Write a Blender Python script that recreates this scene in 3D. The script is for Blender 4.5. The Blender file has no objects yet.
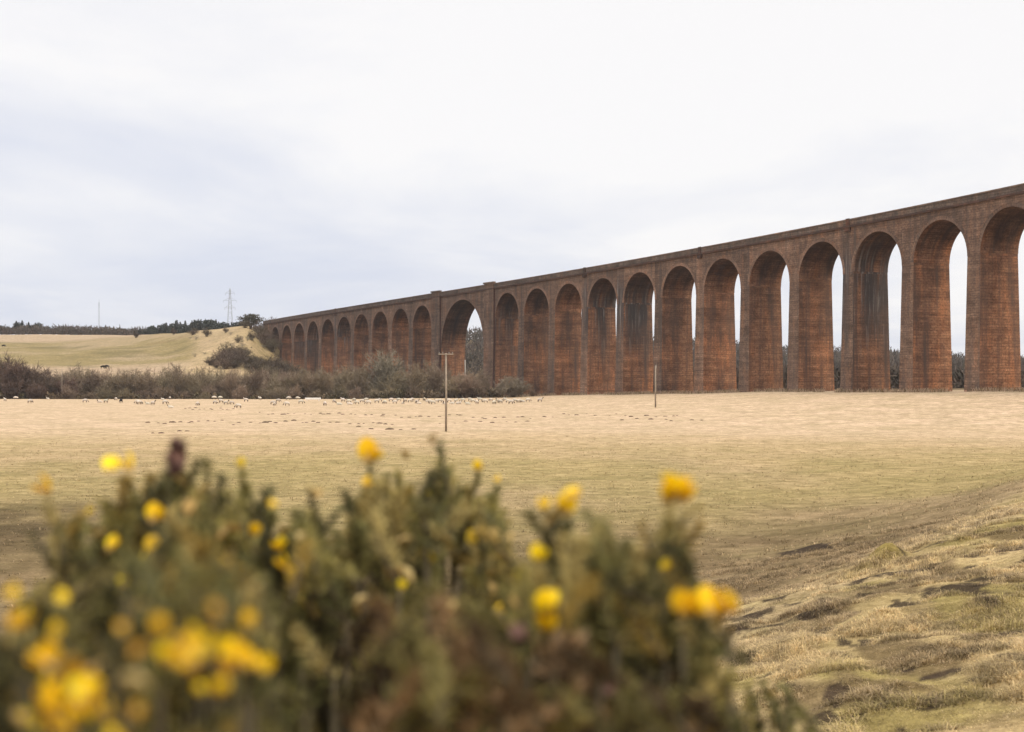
import bpy, bmesh, math, random
import numpy as np
from mathutils import Vector
rng = np.random.default_rng(7); random.seed(7)
SC = bpy.context.scene; COL = SC.collection
F = 1422.2; EYE = 5.3; HZ = 380.0           # focal length in pixels, eye height above the field, horizon row

# ------------------------------------------------------------------ helpers
def at(px, py, Y):
    return np.array([(px-512)/F*Y, Y, EYE+(HZ-py)/F*Y])

def _hash(ix, iy, seed):
    h = (ix.astype(np.int64)*374761393 + iy.astype(np.int64)*668265263 + seed*974634777) & 0x7fffffff
    h = ((h ^ (h >> 13))*1274126177) & 0x7fffffff
    return ((h ^ (h >> 16)) & 0xffff)/65535.0

def vnoise(x, y, seed=0):
    ix = np.floor(x); iy = np.floor(y); fx = x-ix; fy = y-iy
    fx = fx*fx*(3-2*fx); fy = fy*fy*(3-2*fy)
    a = _hash(ix, iy, seed); b = _hash(ix+1, iy, seed); c = _hash(ix, iy+1, seed); d = _hash(ix+1, iy+1, seed)
    return (a*(1-fx)+b*fx)*(1-fy)+(c*(1-fx)+d*fx)*fy

def fbm(x, y, seed=0, octs=4):
    s = 0; a = 0.5; t = 0
    for i in range(octs):
        s = s+a*vnoise(x*2**i, y*2**i, seed+i*17); t += a; a *= 0.5
    return s/t

def sst(a, b, x):
    t = np.clip((x-a)/(b-a), 0, 1); return t*t*(3-2*t)

def make_mesh(name, V, Q, mats, uv=None, col=None, midx=None, smooth=False):
    V = np.asarray(V, float); me = bpy.data.meshes.new(name)
    if isinstance(Q, np.ndarray):
        n, k = Q.shape
        me.vertices.add(len(V)); me.vertices.foreach_set('co', V.ravel())
        me.loops.add(n*k); me.loops.foreach_set('vertex_index', Q.ravel().astype(np.int32))
        me.polygons.add(n); me.polygons.foreach_set('loop_start', np.arange(0, n*k, k, dtype=np.int32))
        me.update(calc_edges=True)
    else:
        me.from_pydata([tuple(v) for v in V], [], [tuple(q) for q in Q]); me.update()
    for m in (mats if isinstance(mats, (list, tuple)) else [mats]): me.materials.append(m)
    if uv is not None:
        l = me.uv_layers.new(name='UVMap'); l.data.foreach_set('uv', np.asarray(uv, float).ravel())
    if col is not None:
        c = me.color_attributes.new('Col', 'FLOAT_COLOR', 'POINT')
        cc = np.ones((len(V), 4)); cc[:, :3] = col; c.data.foreach_set('color', cc.ravel())
    if midx is not None: me.polygons.foreach_set('material_index', np.asarray(midx, np.int32))
    if smooth: me.polygons.foreach_set('use_smooth', np.ones(len(me.polygons), bool))
    me.validate(); return me

def link(name, me, parent=None, loc=None, rz=0, scale=None):
    o = bpy.data.objects.new(name, me); COL.objects.link(o)
    if parent: o.parent = parent
    if loc is not None: o.location = [float(v) for v in loc]
    if rz: o.rotation_euler = (0, 0, rz)
    if scale is not None: o.scale = scale if isinstance(scale, (tuple, list)) else (scale,)*3
    return o

def tag(o, label=None, cat=None, group=None, kind=None):
    if label: o['label'] = label
    if cat: o['category'] = cat
    if group: o['group'] = group
    if kind: o['kind'] = kind
    return o

def thing(name, loc, label, cat, group=None):
    return tag(link(name, None, None, loc), label, cat, group)

def copy_thing(src, loc, rz=0, scale=1.0, label=None, group=None):
    c = src.copy(); COL.objects.link(c); c.location = [float(v) for v in loc]; c.rotation_euler = (0, 0, rz)
    c.scale = scale if isinstance(scale, (tuple, list)) else (scale,)*3
    if label: c['label'] = label
    if group: c['group'] = group
    for ch in src.children:
        k = ch.copy(); COL.objects.link(k); k.parent = c
        for g in ch.children:
            d = g.copy(); COL.objects.link(d); d.parent = k
    return c

class Buf:
    """Collects boxes and tubes into one mesh."""
    def __init__(s): s.V = []; s.Q = []; s.M = []
    def quad_box(s, c, half, rz=0, m=0):
        ca, sa = math.cos(rz), math.sin(rz); b = len(s.V)
        for dx, dy, dz in ((-1,-1,-1),(1,-1,-1),(1,1,-1),(-1,1,-1),(-1,-1,1),(1,-1,1),(1,1,1),(-1,1,1)):
            x, y = dx*half[0], dy*half[1]
            s.V.append((c[0]+x*ca-y*sa, c[1]+x*sa+y*ca, c[2]+dz*half[2]))
        for q in ((0,3,2,1),(4,5,6,7),(0,1,5,4),(1,2,6,5),(2,3,7,6),(3,0,4,7)):
            s.Q.append(tuple(b+i for i in q)); s.M.append(m)
    def tube(s, pts, rad, n=6, m=0):
        pts = [np.asarray(p, float) for p in pts]; b = len(s.V)
        for i, p in enumerate(pts):
            t = pts[min(i+1, len(pts)-1)]-pts[max(i-1, 0)]; t = t/(np.linalg.norm(t)+1e-9)
            a = np.cross(t, (0, 0, 1) if abs(t[2]) < .9 else (1, 0, 0)); a /= np.linalg.norm(a); c = np.cross(t, a)
            r = rad[i] if isinstance(rad, (list, tuple, np.ndarray)) else rad
            for k in range(n):
                an = 2*math.pi*k/n; s.V.append(tuple(p+r*(a*math.cos(an)+c*math.sin(an))))
        for i in range(len(pts)-1):
            for k in range(n):
                s.Q.append((b+i*n+k, b+i*n+(k+1) % n, b+(i+1)*n+(k+1) % n, b+(i+1)*n+k)); s.M.append(m)
        s.Q.append(tuple(b+k for k in range(n))[::-1]); s.M.append(m)
        s.Q.append(tuple(b+(len(pts)-1)*n+k for k in range(n))); s.M.append(m)
    def mesh(s, name, mats, smooth=False): return make_mesh(name, s.V, s.Q, mats, midx=s.M, smooth=smooth)

# ------------------------------------------------------------------ materials
def newmat(name, rough=0.9, spec=0.2):
    m = bpy.data.materials.new(name); m.use_nodes = True
    b = m.node_tree.nodes['Principled BSDF']; b.inputs['Roughness'].default_value = rough
    b.inputs['Specular IOR Level'].default_value = spec
    return m, m.node_tree.nodes, m.node_tree.links, b

def plain(name, c, rough=0.85, spec=0.2, var=0.25, scale=8.0, tint=None):
    """noise-mottled colour, optional per-object brightness variation"""
    m, N, L, b = newmat(name, rough, spec)
    tc = N.new('ShaderNodeTexCoord'); no = N.new('ShaderNodeTexNoise'); no.inputs['Scale'].default_value = scale
    no.inputs['Detail'].default_value = 5
    L.new(tc.outputs['Object'], no.inputs['Vector'])
    r = N.new('ShaderNodeValToRGB'); r.color_ramp.elements[0].position = .3; r.color_ramp.elements[1].position = .72
    r.color_ramp.elements[0].color = (*[v*(1-var) for v in c], 1); r.color_ramp.elements[1].color = (*[min(1, v*(1+var)) for v in c], 1)
    L.new(no.outputs['Fac'], r.inputs['Fac']); out = r.outputs['Color']
    if tint:
        oi = N.new('ShaderNodeObjectInfo'); mr = N.new('ShaderNodeMapRange')
        mr.inputs['To Min'].default_value = 1-tint; mr.inputs['To Max'].default_value = 1+tint
        L.new(oi.outputs['Random'], mr.inputs['Value'])
        h = N.new('ShaderNodeHueSaturation'); L.new(out, h.inputs['Color']); L.new(mr.outputs['Result'], h.inputs['Value'])
        ms = N.new('ShaderNodeMapRange'); ms.inputs['From Min'].default_value = 0; ms.inputs['To Min'].default_value = .482; ms.inputs['To Max'].default_value = .518
        fr = N.new('ShaderNodeMath'); fr.operation = 'MULTIPLY'; fr.inputs[1].default_value = 7.31; L.new(oi.outputs['Random'], fr.inputs[0])
        fr2 = N.new('ShaderNodeMath'); fr2.operation = 'FRACT'; L.new(fr.outputs[0], fr2.inputs[0])
        L.new(fr2.outputs[0], ms.inputs['Value']); L.new(ms.outputs['Result'], h.inputs['Hue'])
        out = h.outputs['Color']
    L.new(out, b.inputs['Base Color']); return m

def attr_mat(name, rough=0.8, spec=0.2, trans=0.0, nscale=0.0):
    m, N, L, b = newmat(name, rough, spec)
    a = N.new('ShaderNodeAttribute'); a.attribute_name = 'Col'; L.new(a.outputs['Color'], b.inputs['Base Color'])
    if trans:
        t = N.new('ShaderNodeBsdfTranslucent'); L.new(a.outputs['Color'], t.inputs['Color'])
        mx = N.new('ShaderNodeMixShader'); mx.inputs[0].default_value = trans
        L.new(b.outputs[0], mx.inputs[1]); L.new(t.outputs[0], mx.inputs[2]); L.new(mx.outputs[0], N['Material Output'].inputs['Surface'])
    return m

def stone_mat(name, base, alt, dirt, soffit=None, dirt_amt=0.45, row=0.42, width=0.95):
    """coursed red sandstone: squared rubble blocks, damp streaks, lime runs; UVs are in metres"""
    m, N, L, b = newmat(name, 0.92, 0.15)
    uv = N.new('ShaderNodeUVMap'); uv.uv_map = 'UVMap'
    oi = N.new('ShaderNodeObjectInfo')
    off = N.new('ShaderNodeVectorMath'); off.operation = 'MULTIPLY_ADD'; off.inputs[1].default_value = (1, 1, 1)
    sc = N.new('ShaderNodeVectorMath'); sc.operation = 'SCALE'; sc.inputs[0].default_value = (37, 0, 0); L.new(oi.outputs['Random'], sc.inputs['Scale'])
    L.new(uv.outputs[0], off.inputs[0]); L.new(sc.outputs[0], off.inputs[2])
    def noise(sx, sy, det=4, rough=.6):
        mp = N.new('ShaderNodeMapping'); mp.inputs['Scale'].default_value = (sx, sy, 1); L.new(off.outputs[0], mp.inputs['Vector'])
        no = N.new('ShaderNodeTexNoise'); no.inputs['Scale'].default_value = 1; no.inputs['Detail'].default_value = det; no.inputs['Roughness'].default_value = rough
        L.new(mp.outputs[0], no.inputs['Vector']); return no.outputs['Fac']
    def ramp(fac, p0, p1, c0=(0,0,0), c1=(1,1,1)):
        r = N.new('ShaderNodeValToRGB'); r.color_ramp.elements[0].position = p0; r.color_ramp.elements[1].position = p1
        r.color_ramp.elements[0].color = (*c0, 1); r.color_ramp.elements[1].color = (*c1, 1); L.new(fac, r.inputs['Fac']); return r.outputs['Color']
    def mix(a, bb, fac, mode='MIX'):
        x = N.new('ShaderNodeMix'); x.data_type = 'RGBA'; x.blend_type = mode
        for s, v in ((x.inputs[6], a), (x.inputs[7], bb)):
            if isinstance(v, tuple): s.default_value = (*v, 1)
            else: L.new(v, s)
        if isinstance(fac, float): x.inputs[0].default_value = fac
        else: L.new(fac, x.inputs[0])
        return x.outputs[2]
    # wobble the courses so they are not ruler-straight
    br = N.new('ShaderNodeTexBrick'); br.offset = .5; br.inputs['Scale'].default_value = 1
    br.inputs['Row Height'].default_value = row; br.inputs['Brick Width'].default_value = width
    br.inputs['Mortar Size'].default_value = .035; br.inputs['Mortar Smooth'].default_value = .3; br.inputs['Bias'].default_value = -.1
    br.inputs['Color1'].default_value = (.25, .25, .25, 1); br.inputs['Color2'].default_value = (1, 1, 1, 1); br.inputs['Mortar'].default_value = (0, 0, 0, 1)
    wv = N.new('ShaderNodeVectorMath'); wv.operation = 'MULTIPLY_ADD'
    nz = N.new('ShaderNodeTexNoise'); nz.inputs['Scale'].default_value = .7; L.new(off.outputs[0], nz.inputs['Vector'])
    L.new(nz.outputs['Color'], wv.inputs[0]); wv.inputs[1].default_value = (.35, .16, 0); L.new(off.outputs[0], wv.inputs[2]); L.new(wv.outputs[0], br.inputs['Vector'])
    c = mix(base, alt, br.outputs['Color'])
    c = mix(c, tuple(v*.55 for v in base), ramp(noise(.25, .22, 4), .45, .7))
    c = mix(c, (alt[0]*1.15, alt[1]*.92, alt[2]*.75), ramp(noise(.5, .12, 5), .5, .72))
    mf = N.new('ShaderNodeMath'); mf.operation = 'MULTIPLY'; mf.inputs[1].default_value = .4; L.new(br.outputs['Fac'], mf.inputs[0]); c = mix(c, (.03, .022, .019), mf.outputs[0])
    speck = ramp(noise(2.4, 2.6, 3, .8), .35, .75, (.55, .55, .55), (1.5, 1.5, 1.5)); c = mix(c, speck, 1.0, 'MULTIPLY')
    # coarse course-to-course tone, so the courses still read from far away
    band = ramp(noise(.06, 1.15, 3, .7), .35, .68, (.5, .48, .47), (1.38, 1.36, 1.34)); c = mix(c, band, .62, 'MULTIPLY')
    c = mix(c, dirt, ramp(noise(.55, .035, 5, .62), .62-.3*dirt_amt, .86-.3*dirt_amt))
    dh = N.new('ShaderNodeSeparateXYZ'); L.new(uv.outputs[0], dh.inputs[0])
    dm = N.new('ShaderNodeMapRange'); dm.inputs['From Min'].default_value = 12; dm.inputs['From Max'].default_value = 27; L.new(dh.outputs['Y'], dm.inputs['Value'])
    dn = N.new('ShaderNodeMath'); dn.operation = 'MULTIPLY'; L.new(ramp(noise(.7, .03, 5, .65), .36, .62), dn.inputs[0]); L.new(dm.outputs['Result'], dn.inputs[1])
    dn2 = N.new('ShaderNodeMath'); dn2.operation = 'MULTIPLY'; dn2.inputs[1].default_value = .45; L.new(dn.outputs[0], dn2.inputs[0]); c = mix(c, (.05, .036, .031), dn2.outputs[0])
    ov = N.new('ShaderNodeMath'); ov.operation = 'FRACT'; ov2 = N.new('ShaderNodeMath'); ov2.operation = 'MULTIPLY'; ov2.inputs[1].default_value = 9.7; L.new(oi.outputs['Random'], ov2.inputs[0]); L.new(ov2.outputs[0], ov.inputs[0])
    c = mix(c, ramp(ov.outputs[0], 0, 1, (.8, .82, .84), (1.2, 1.16, 1.12)), 1.0, 'MULTIPLY')
    # heavily stained piers carry an object property
    at_ = N.new('ShaderNodeAttribute'); at_.attribute_type = 'OBJECT'; at_.attribute_name = 'stain'
    sep = N.new('ShaderNodeSeparateXYZ'); L.new(uv.outputs[0], sep.inputs[0])
    hgt = N.new('ShaderNodeMapRange'); hgt.inputs['From Min'].default_value = 9 if not soffit else 7; hgt.inputs['From Max'].default_value = 22 if not soffit else 2; L.new(sep.outputs['Y'], hgt.inputs['Value'])
    blk = N.new('ShaderNodeMath'); blk.operation = 'MULTIPLY'; L.new(ramp(noise(.33, .03, 4), .4, .55), blk.inputs[0]); L.new(at_.outputs['Fac'], blk.inputs[1])
    top_ = N.new('ShaderNodeMapRange'); top_.inputs['From Min'].default_value = 29; top_.inputs['From Max'].default_value = 34; top_.inputs['To Min'].default_value = 1; top_.inputs['To Max'].default_value = .15; L.new(sep.outputs['Y'], top_.inputs['Value'])
    hg2 = N.new('ShaderNodeMath'); hg2.operation = 'MULTIPLY'; L.new(hgt.outputs['Result'], hg2.inputs[0]); L.new(top_.outputs['Result'], hg2.inputs[1])
    blk2 = N.new('ShaderNodeMath'); blk2.operation = 'MULTIPLY'; L.new(blk.outputs[0], blk2.inputs[0]); L.new(hg2.outputs[0], blk2.inputs[1])
    c = mix(c, (.06, .05, .047), blk2.outputs[0])
    lime = N.new('ShaderNodeMath'); lime.operation = 'MULTIPLY'; L.new(ramp(noise(1.6, .06, 5, .75), .52, .64), lime.inputs[0]); L.new(blk2.outputs[0], lime.inputs[1])
    lime1 = N.new('ShaderNodeMath'); lime1.operation = 'MULTIPLY'; lime1.inputs[1].default_value = .6; L.new(lime.outputs[0], lime1.inputs[0])
    c = mix(c, (.42, .37, .33), lime1.outputs[0])
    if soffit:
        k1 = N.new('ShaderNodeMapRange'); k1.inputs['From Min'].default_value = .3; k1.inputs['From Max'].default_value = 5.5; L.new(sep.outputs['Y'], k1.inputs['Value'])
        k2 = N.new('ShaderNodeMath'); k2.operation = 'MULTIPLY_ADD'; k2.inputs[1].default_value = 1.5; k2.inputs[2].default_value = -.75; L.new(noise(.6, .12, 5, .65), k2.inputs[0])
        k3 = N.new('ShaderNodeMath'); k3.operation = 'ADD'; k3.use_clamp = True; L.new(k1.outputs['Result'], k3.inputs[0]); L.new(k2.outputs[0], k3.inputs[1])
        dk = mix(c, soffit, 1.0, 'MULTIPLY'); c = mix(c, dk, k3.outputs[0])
    L.new(c, b.inputs['Base Color'])
    bp = N.new('ShaderNodeBump'); bp.inputs['Strength'].default_value = .8; bp.inputs['Distance'].default_value = .08
    hmix = N.new('ShaderNodeMath'); hmix.operation = 'SUBTRACT'; L.new(noise(2.5, 2.5, 4), hmix.inputs[0]); L.new(br.outputs['Fac'], hmix.inputs[1])
    L.new(hmix.outputs[0], bp.inputs['Height']); L.new(bp.outputs[0], b.inputs['Normal'])
    return m

M = {}
M['stone'] = stone_mat('red_sandstone', (.26, .125, .072), (.39, .21, .12), (.09, .064, .053), dirt_amt=.5, row=.5, width=1.5)
M['soffit'] = stone_mat('shaded_soffit', (.25, .122, .072), (.365, .2, .118), (.08, .056, .047), soffit=(.36, .38, .43), dirt_amt=.5, row=.5, width=1.5)  # vault shade painted in: the tint darkens the barrels above the springing
M['face'] = stone_mat('weathered_sandstone', (.2, .127, .09), (.3, .196, .14), (.1, .076, .063), dirt_amt=.5, row=.45, width=1.1)
M['ring'] = stone_mat('dressed_voussoirs', (.2, .125, .09), (.28, .182, .132), (.1, .075, .063), dirt_amt=.45, row=.9, width=.6)
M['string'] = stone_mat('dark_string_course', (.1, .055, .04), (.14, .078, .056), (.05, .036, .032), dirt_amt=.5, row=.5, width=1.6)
M['cope'] = stone_mat('lichened_coping', (.19, .14, .108), (.27, .2, .155), (.1, .08, .068), dirt_amt=.35, row=.5, width=1.6)
M['iron'] = plain('rusty_iron', (.07, .03, .022), .7)
M['lime'] = plain('pale_pier_edge', (.5, .46, .42), .8)
M['pole'] = plain('weathered_pole_wood', (.27, .22, .17), .85, var=.2, scale=3)
M['porcelain'] = plain('insulator', (.3, .27, .24), .4)
M['steel'] = plain('galvanised_steel', (.3, .31, .33), .6)
M['twig'] = plain('bare_twigs', (.215, .163, .11), .9, var=.3, scale=.6, tint=.28)
M['twig_red'] = plain('red_brown_twigs', (.11, .073, .055), .9, var=.3, scale=.6, tint=.2)
M['twig_hill'] = plain('hill_bush_twigs', (.115, .085, .058), .9, var=.3, scale=.6, tint=.3)
M['twig_grey'] = plain('grey_green_twigs', (.25, .215, .155), .9, var=.3, scale=.6, tint=.15)
M['bark'] = plain('bark', (.11, .085, .065), .95)
M['conifer'] = plain('conifer_needles', (.035, .04, .028), .9, var=.35, scale=1.0, tint=.3)
M['pine'] = plain('pine_needles', (.07, .06, .035), .9, var=.35, scale=1.0)
M['fleece'] = plain('fleece', (.5, .44, .36), .95, var=.18, scale=6, tint=.12)
M['dark_face'] = plain('dark_face_wool', (.09, .065, .05), .9)
M['black_wool'] = plain('black_wool', (.018, .014, .013), .9)
M['trough'] = plain('pale_trough_metal', (.72, .7, .66), .6, var=.08)
M['trough_in'] = plain('trough_feed', (.2, .16, .1), .9)
M['soil'] = plain('bare_soil', (.085, .052, .033), .95, var=.4, scale=9, tint=.25)
M['ballast'] = plain('track_ballast', (.17, .15, .135), .95, scale=20)
M['rail'] = plain('rail_steel', (.14, .09, .07), .5)
M['grass'] = attr_mat('dry_grass_blades', .8, .15, .3)
M['spine'] = attr_mat('gorse_spines', .7, .25, .2)
M['gstem'] = plain('gorse_stem', (.085, .068, .04), .9, scale=40)
M['farwood'] = attr_mat('bare_far_wood', .95, .05)

def petal_mat(name, c, c2):
    m, N, L, b = newmat(name, .6, .25)
    tc = N.new('ShaderNodeTexCoord'); no = N.new('ShaderNodeTexNoise'); no.inputs['Scale'].default_value = 90
    oi = N.new('ShaderNodeObjectInfo'); ad = N.new('ShaderNodeMath'); ad.operation = 'MULTIPLY_ADD'; ad.inputs[1].default_value = .5
    L.new(tc.outputs['Object'], no.inputs['Vector']); L.new(oi.outputs['Random'], ad.inputs[0]); L.new(no.outputs['Fac'], ad.inputs[2])
    r = N.new('ShaderNodeValToRGB'); r.color_ramp.elements[0].position = .4; r.color_ramp.elements[1].position = .95
    r.color_ramp.elements[0].color = (*c, 1); r.color_ramp.elements[1].color = (*c2, 1); L.new(ad.outputs[0], r.inputs['Fac']); L.new(r.outputs['Color'], b.inputs['Base Color'])
    t = N.new('ShaderNodeBsdfTranslucent'); L.new(r.outputs['Color'], t.inputs['Color'])
    mx = N.new('ShaderNodeMixShader'); mx.inputs[0].default_value = .3
    L.new(b.outputs[0], mx.inputs[1]); L.new(t.outputs[0], mx.inputs[2]); L.new(mx.outputs[0], N['Material Output'].inputs['Surface'])
    return m
M['petal'] = petal_mat('gorse_petal', (.95, .75, .012), (.86, .52, .008))
M['petal_old'] = petal_mat('fading_petal', (.62, .36, .012), (.5, .24, .012))
M['bud'] = petal_mat('gorse_bud', (.58, .46, .2), (.5, .32, .1))
M['dry'] = petal_mat('withered_flower', (.17, .085, .06), (.11, .055, .045))

def ground_mat():
    m, N, L, b = newmat('pasture', .95, .08)
    a = N.new('ShaderNodeAttribute'); a.attribute_name = 'Col'
    tc = N.new('ShaderNodeTexCoord')
    def noise(s, det, rough=.6, stretch=(1, 1, 1)):
        mp = N.new('ShaderNodeMapping'); mp.inputs['Scale'].default_value = stretch; L.new(tc.outputs['Object'], mp.inputs['Vector'])
        n = N.new('ShaderNodeTexNoise'); n.inputs['Scale'].default_value = s; n.inputs['Detail'].default_value = det; n.inputs['Roughness'].default_value = rough
        L.new(mp.outputs[0], n.inputs['Vector']); return n.outputs['Fac']
    def mulramp(col, fac, lo, hi, p0=.3, p1=.7):
        r = N.new('ShaderNodeValToRGB'); r.color_ramp.elements[0].position = p0; r.color_ramp.elements[1].position = p1
        r.color_ramp.elements[0].color = (*lo, 1); r.color_ramp.elements[1].color = (*hi, 1); L.new(fac, r.inputs['Fac'])
        x = N.new('ShaderNodeMix'); x.data_type = 'RGBA'; x.blend_type = 'MULTIPLY'; x.inputs[0].default_value = 1
        L.new(col, x.inputs[6]); L.new(r.outputs['Color'], x.inputs[7]); return x.outputs[2]
    c = mulramp(a.outputs['Color'], noise(.9, 6, .75), (.58, .56, .48), (1.32, 1.32, 1.32), .34, .66)
    c = mulramp(c, noise(9, 4, .7), (.66, .64, .58), (1.28, 1.28, 1.28))
    c = mulramp(c, noise(.16, 6, .7), (.8, .82, .72), (1.16, 1.13, 1.15), .34, .66)
    L.new(c, b.inputs['Base Color'])
    bp = N.new('ShaderNodeBump'); bp.inputs['Strength'].default_value = .7; bp.inputs['Distance'].default_value = .12
    L.new(noise(5, 6, .75), bp.inputs['Height']); L.new(bp.outputs[0], b.inputs['Normal'])
    return m
M['ground'] = ground_mat()

# ------------------------------------------------------------------ terrain
ZY = lambda y, Y: EYE+(HZ-y)/F*Y
TY = np.array([140, 200, 260, 330, 395, 425, 470, 520, 580, 650, 720, 850, 1000, 1150, 1500, 2400, 4000.])
TAB = {
 -500: [0, 0, 0, 0, 0, -2.5, 1, 7, 12, 17, 22, 29, 37, 40, 42, 30, 20],
 0:    [0, 0, 0, 0, 0, -2.5, 1, 7.5, 12, 16.5, 20.5, 27.5, 37, 40, 42, 30, 20],
 60:   [0, 0, 0, 0, 0, -2.5, 1, 7.5, 12, 16.5, 20.5, 28, 37.5, 40, 42, 30, 20],
 130:  [0, 0, 0, 0, 0, -2.5, 1, 7.8, 12.5, 18, 23, 31, 36.5, 38, 40, 30, 20],
 165:  [0, 0, 0, 0, 0, -2.5, .5, 7.8, 13, 19, 26.5, 33, 36, 38, 40, 30, 20],
 200:  [0, 0, 0, 0, 0, -2.5, 0, 8, 15, 24, 30.5, 32.5, 35, 37, 44, 30, 20],
 245:  [0, 0, 0, 0, 0, -2.5, -1, 8, 17.5, 29, 32, 33, 34, 37, 46, 30, 20],
 272:  [0, 0, 0, 0, 0, -2.5, -2, 3, 9, 24, 30, 32, 34, 37, 44, 30, 20],
 300:  [0, 0, 0, 0, 0, -2.5, -2.5, -2, -1.5, 6, 20, 31, 33, 35, 40, 30, 20],
 340:  [0, 0, 0, 0, 0, -2.5, -2.5, -2, -1.5, 0, 8, 28, 33, 35, 40, 30, 20],
 400:  [0, 0, 0, 0, .2, -2, -2, -2, -1, 1, 4, 17, 30, 36, 40, 30, 20],
 500:  [0, 0, 0, .1, .3, .2, -1.5, -1.5, -1, 0, 3, 14, 28, 38, 35, 30, 20],
 600:  [0, .2, .5, 1.0, 1.4, 1.2, 0, -1, -1, 0, 3, 11, 24, 33, 34, 30, 20],
 680:  [0, .4, 1.1, 1.9, 2.1, 1.6, 1, 0, 0, 1, 3, 9, 20, 30, 32, 28, 20],
 780:  [0, .6, 1.8, 2.9, 2.4, 2, 2, 2, 2, 3, 5, 9, 17, 26, 30, 26, 20],
 900:  [0, 1.0, 2.8, 3.2, 2.2, 2, 2, 2, 2, 3, 4, 8, 14, 20, 26, 24, 20],
 1024: [0, 1.5, 3.5, 3.5, 2.5, 2, 2, 2, 2, 3, 4, 7, 11, 15, 20, 22, 20],
 1500: [0, 1.8, 3.8, 3.8, 3, 3, 3, 3, 3, 4, 5, 6, 9, 12, 16, 20, 20],
}
TX = np.array(sorted(TAB)); TZ = np.array([TAB[k] for k in TX], float)

def pchip(xk, yk, x):
    h = np.diff(xk); d = np.diff(yk, axis=-1)/h
    m = np.zeros_like(yk)
    s = d[..., :-1]*d[..., 1:]
    hm = 2*d[..., :-1]*d[..., 1:]/np.where(np.abs(d[..., :-1]+d[..., 1:]) < 1e-9, 1, d[..., :-1]+d[..., 1:])
    m[..., 1:-1] = np.where(s > 0, hm, 0)
    i = np.clip(np.searchsorted(xk, x)-1, 0, len(h)-1); t = np.clip((x-xk[i])/h[i], 0, 1)
    return i, t, m, h

def far_height(X, Y):
    px = np.clip(512+F*X/np.maximum(Y, 20), TX[0], TX[-1])
    i, t, m, h = pchip(TY, TZ, np.clip(Y, TY[0], TY[-1]))
    j = np.clip(np.searchsorted(TX, px)-1, 0, len(TX)-2); w = np.clip((px-TX[j])/(TX[j+1]-TX[j]), 0, 1)
    def prof(jj):
        a = TZ[jj, i]; b = TZ[jj, i+1]; ma = m[jj, i]*h[i]; mb = m[jj, i+1]*h[i]
        return a*(2*t**3-3*t*t+1)+ma*(t**3-2*t*t+t)+b*(3*t*t-2*t**3)+mb*(t**3-t*t)
    w = w*w*(3-2*w)*.5+w*.5
    z = prof(j)*(1-w)+prof(j+1)*w
    return z*sst(130, 170, Y)

def bank_d(X, Y): return 5.53+.878*X-.478*Y           # metres behind the crest line (+) or out on the face (-)
def bank_height(X, Y):
    d = bank_d(X, Y)+1.5*(fbm(X/6, Y/6, 3)-.5)*sst(6, 14, Y)
    k = 1.0; dn = -k*np.log1p(np.exp(np.clip(-d/k, -30, 30)))           # smooth min(d, 0)
    dp = np.minimum(d-dn, 9)
    z = 2.4+.23*dp+.30*dn
    z = .5*np.log1p(np.exp(np.clip(z/.5, -30, 30)))                     # soft toe onto the field
    z = np.where(d < -14, 0, z)
    g = np.exp(-(np.maximum(-d, 0)/7)**2)*sst(3.5, 6, Y)
    z = z+g*(.22*(fbm(X/2.0, Y/2.6, 11, 3)-.5)+.17*(fbm(X/.6, Y/.8, 19, 3)-.5))
    # little slumped ledges along the slope
    for (cx, cy, rx, ry, hh) in HUMP.values(): z = z+hh*np.exp(-((X-cx)/rx)**2-((Y-cy)/ry)**2)
    return z
# hummocks (+) and slumped burrow hollows (-) on the bank, each with its own size
HUM = [(885, 562, 36, 24, .3), (866, 572, 26, 20, .14), (880, 622, 60, 26, .1), (985, 610, 60, 30, .1), (820, 650, 60, 26, .08), (905, 690, 40, 24, .06)]
SCARS = [(824, 605, 44, 20), (806, 616, 26, 12), (753, 616, 34, 12), (735, 628, 30, 14), (962, 587, 62, 17), (938, 594, 30, 12), (990, 581, 24, 10), (813, 548, 46, 10), (800, 553, 60, 8), (941, 529, 34, 6), (976, 526, 30, 6), (1015, 550, 26, 10),
         (937, 677, 62, 15), (908, 671, 20, 10), (975, 682, 22, 10), (912, 580, 12, 5), (860, 716, 26, 10), (835, 706, 18, 8), (880, 708, 14, 8), (1010, 655, 30, 10), (930, 712, 26, 8), (730, 650, 20, 8), (905, 540, 40, 5), (1005, 600, 26, 9), (770, 600, 20, 6), (885, 640, 18, 7), (960, 640, 22, 6)]
HUMP = {}
def bank_hit(px, py):
    """where the pixel's sight line meets the bank or the field"""
    Y = np.arange(4, 120, .08); ux = (px-512)/F; hit = EYE+(HZ-py)/F*Y <= bank_height(ux*Y, Y)
    Yh = Y[np.argmax(hit)] if hit.any() else 120; return (ux*Yh, Yh)
def patch(px, py, w, h):
    """ground ellipse that a mark of this size covers"""
    cx, cy = bank_hit(px, py); y0 = bank_hit(px, py+h/2)[1]; y1 = bank_hit(px, py-h/2)[1]
    return cx, cy, max(.08, w/2/F*cy), min(max(.12, (y1-y0)/2), 2.5)
_h = {(h_[0], h_[1]): patch(*h_[:4])+(h_[4],) for h_ in HUM}
_h = {k: (v[0], v[1], v[2], min(v[3], 1.3*v[2]), v[4]) for k, v in _h.items()}
SCARP = [(q[0], q[1], q[2]*.85, q[3]*.6) for q in (patch(*p) for p in SCARS)]
HUMP.update(_h)

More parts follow.
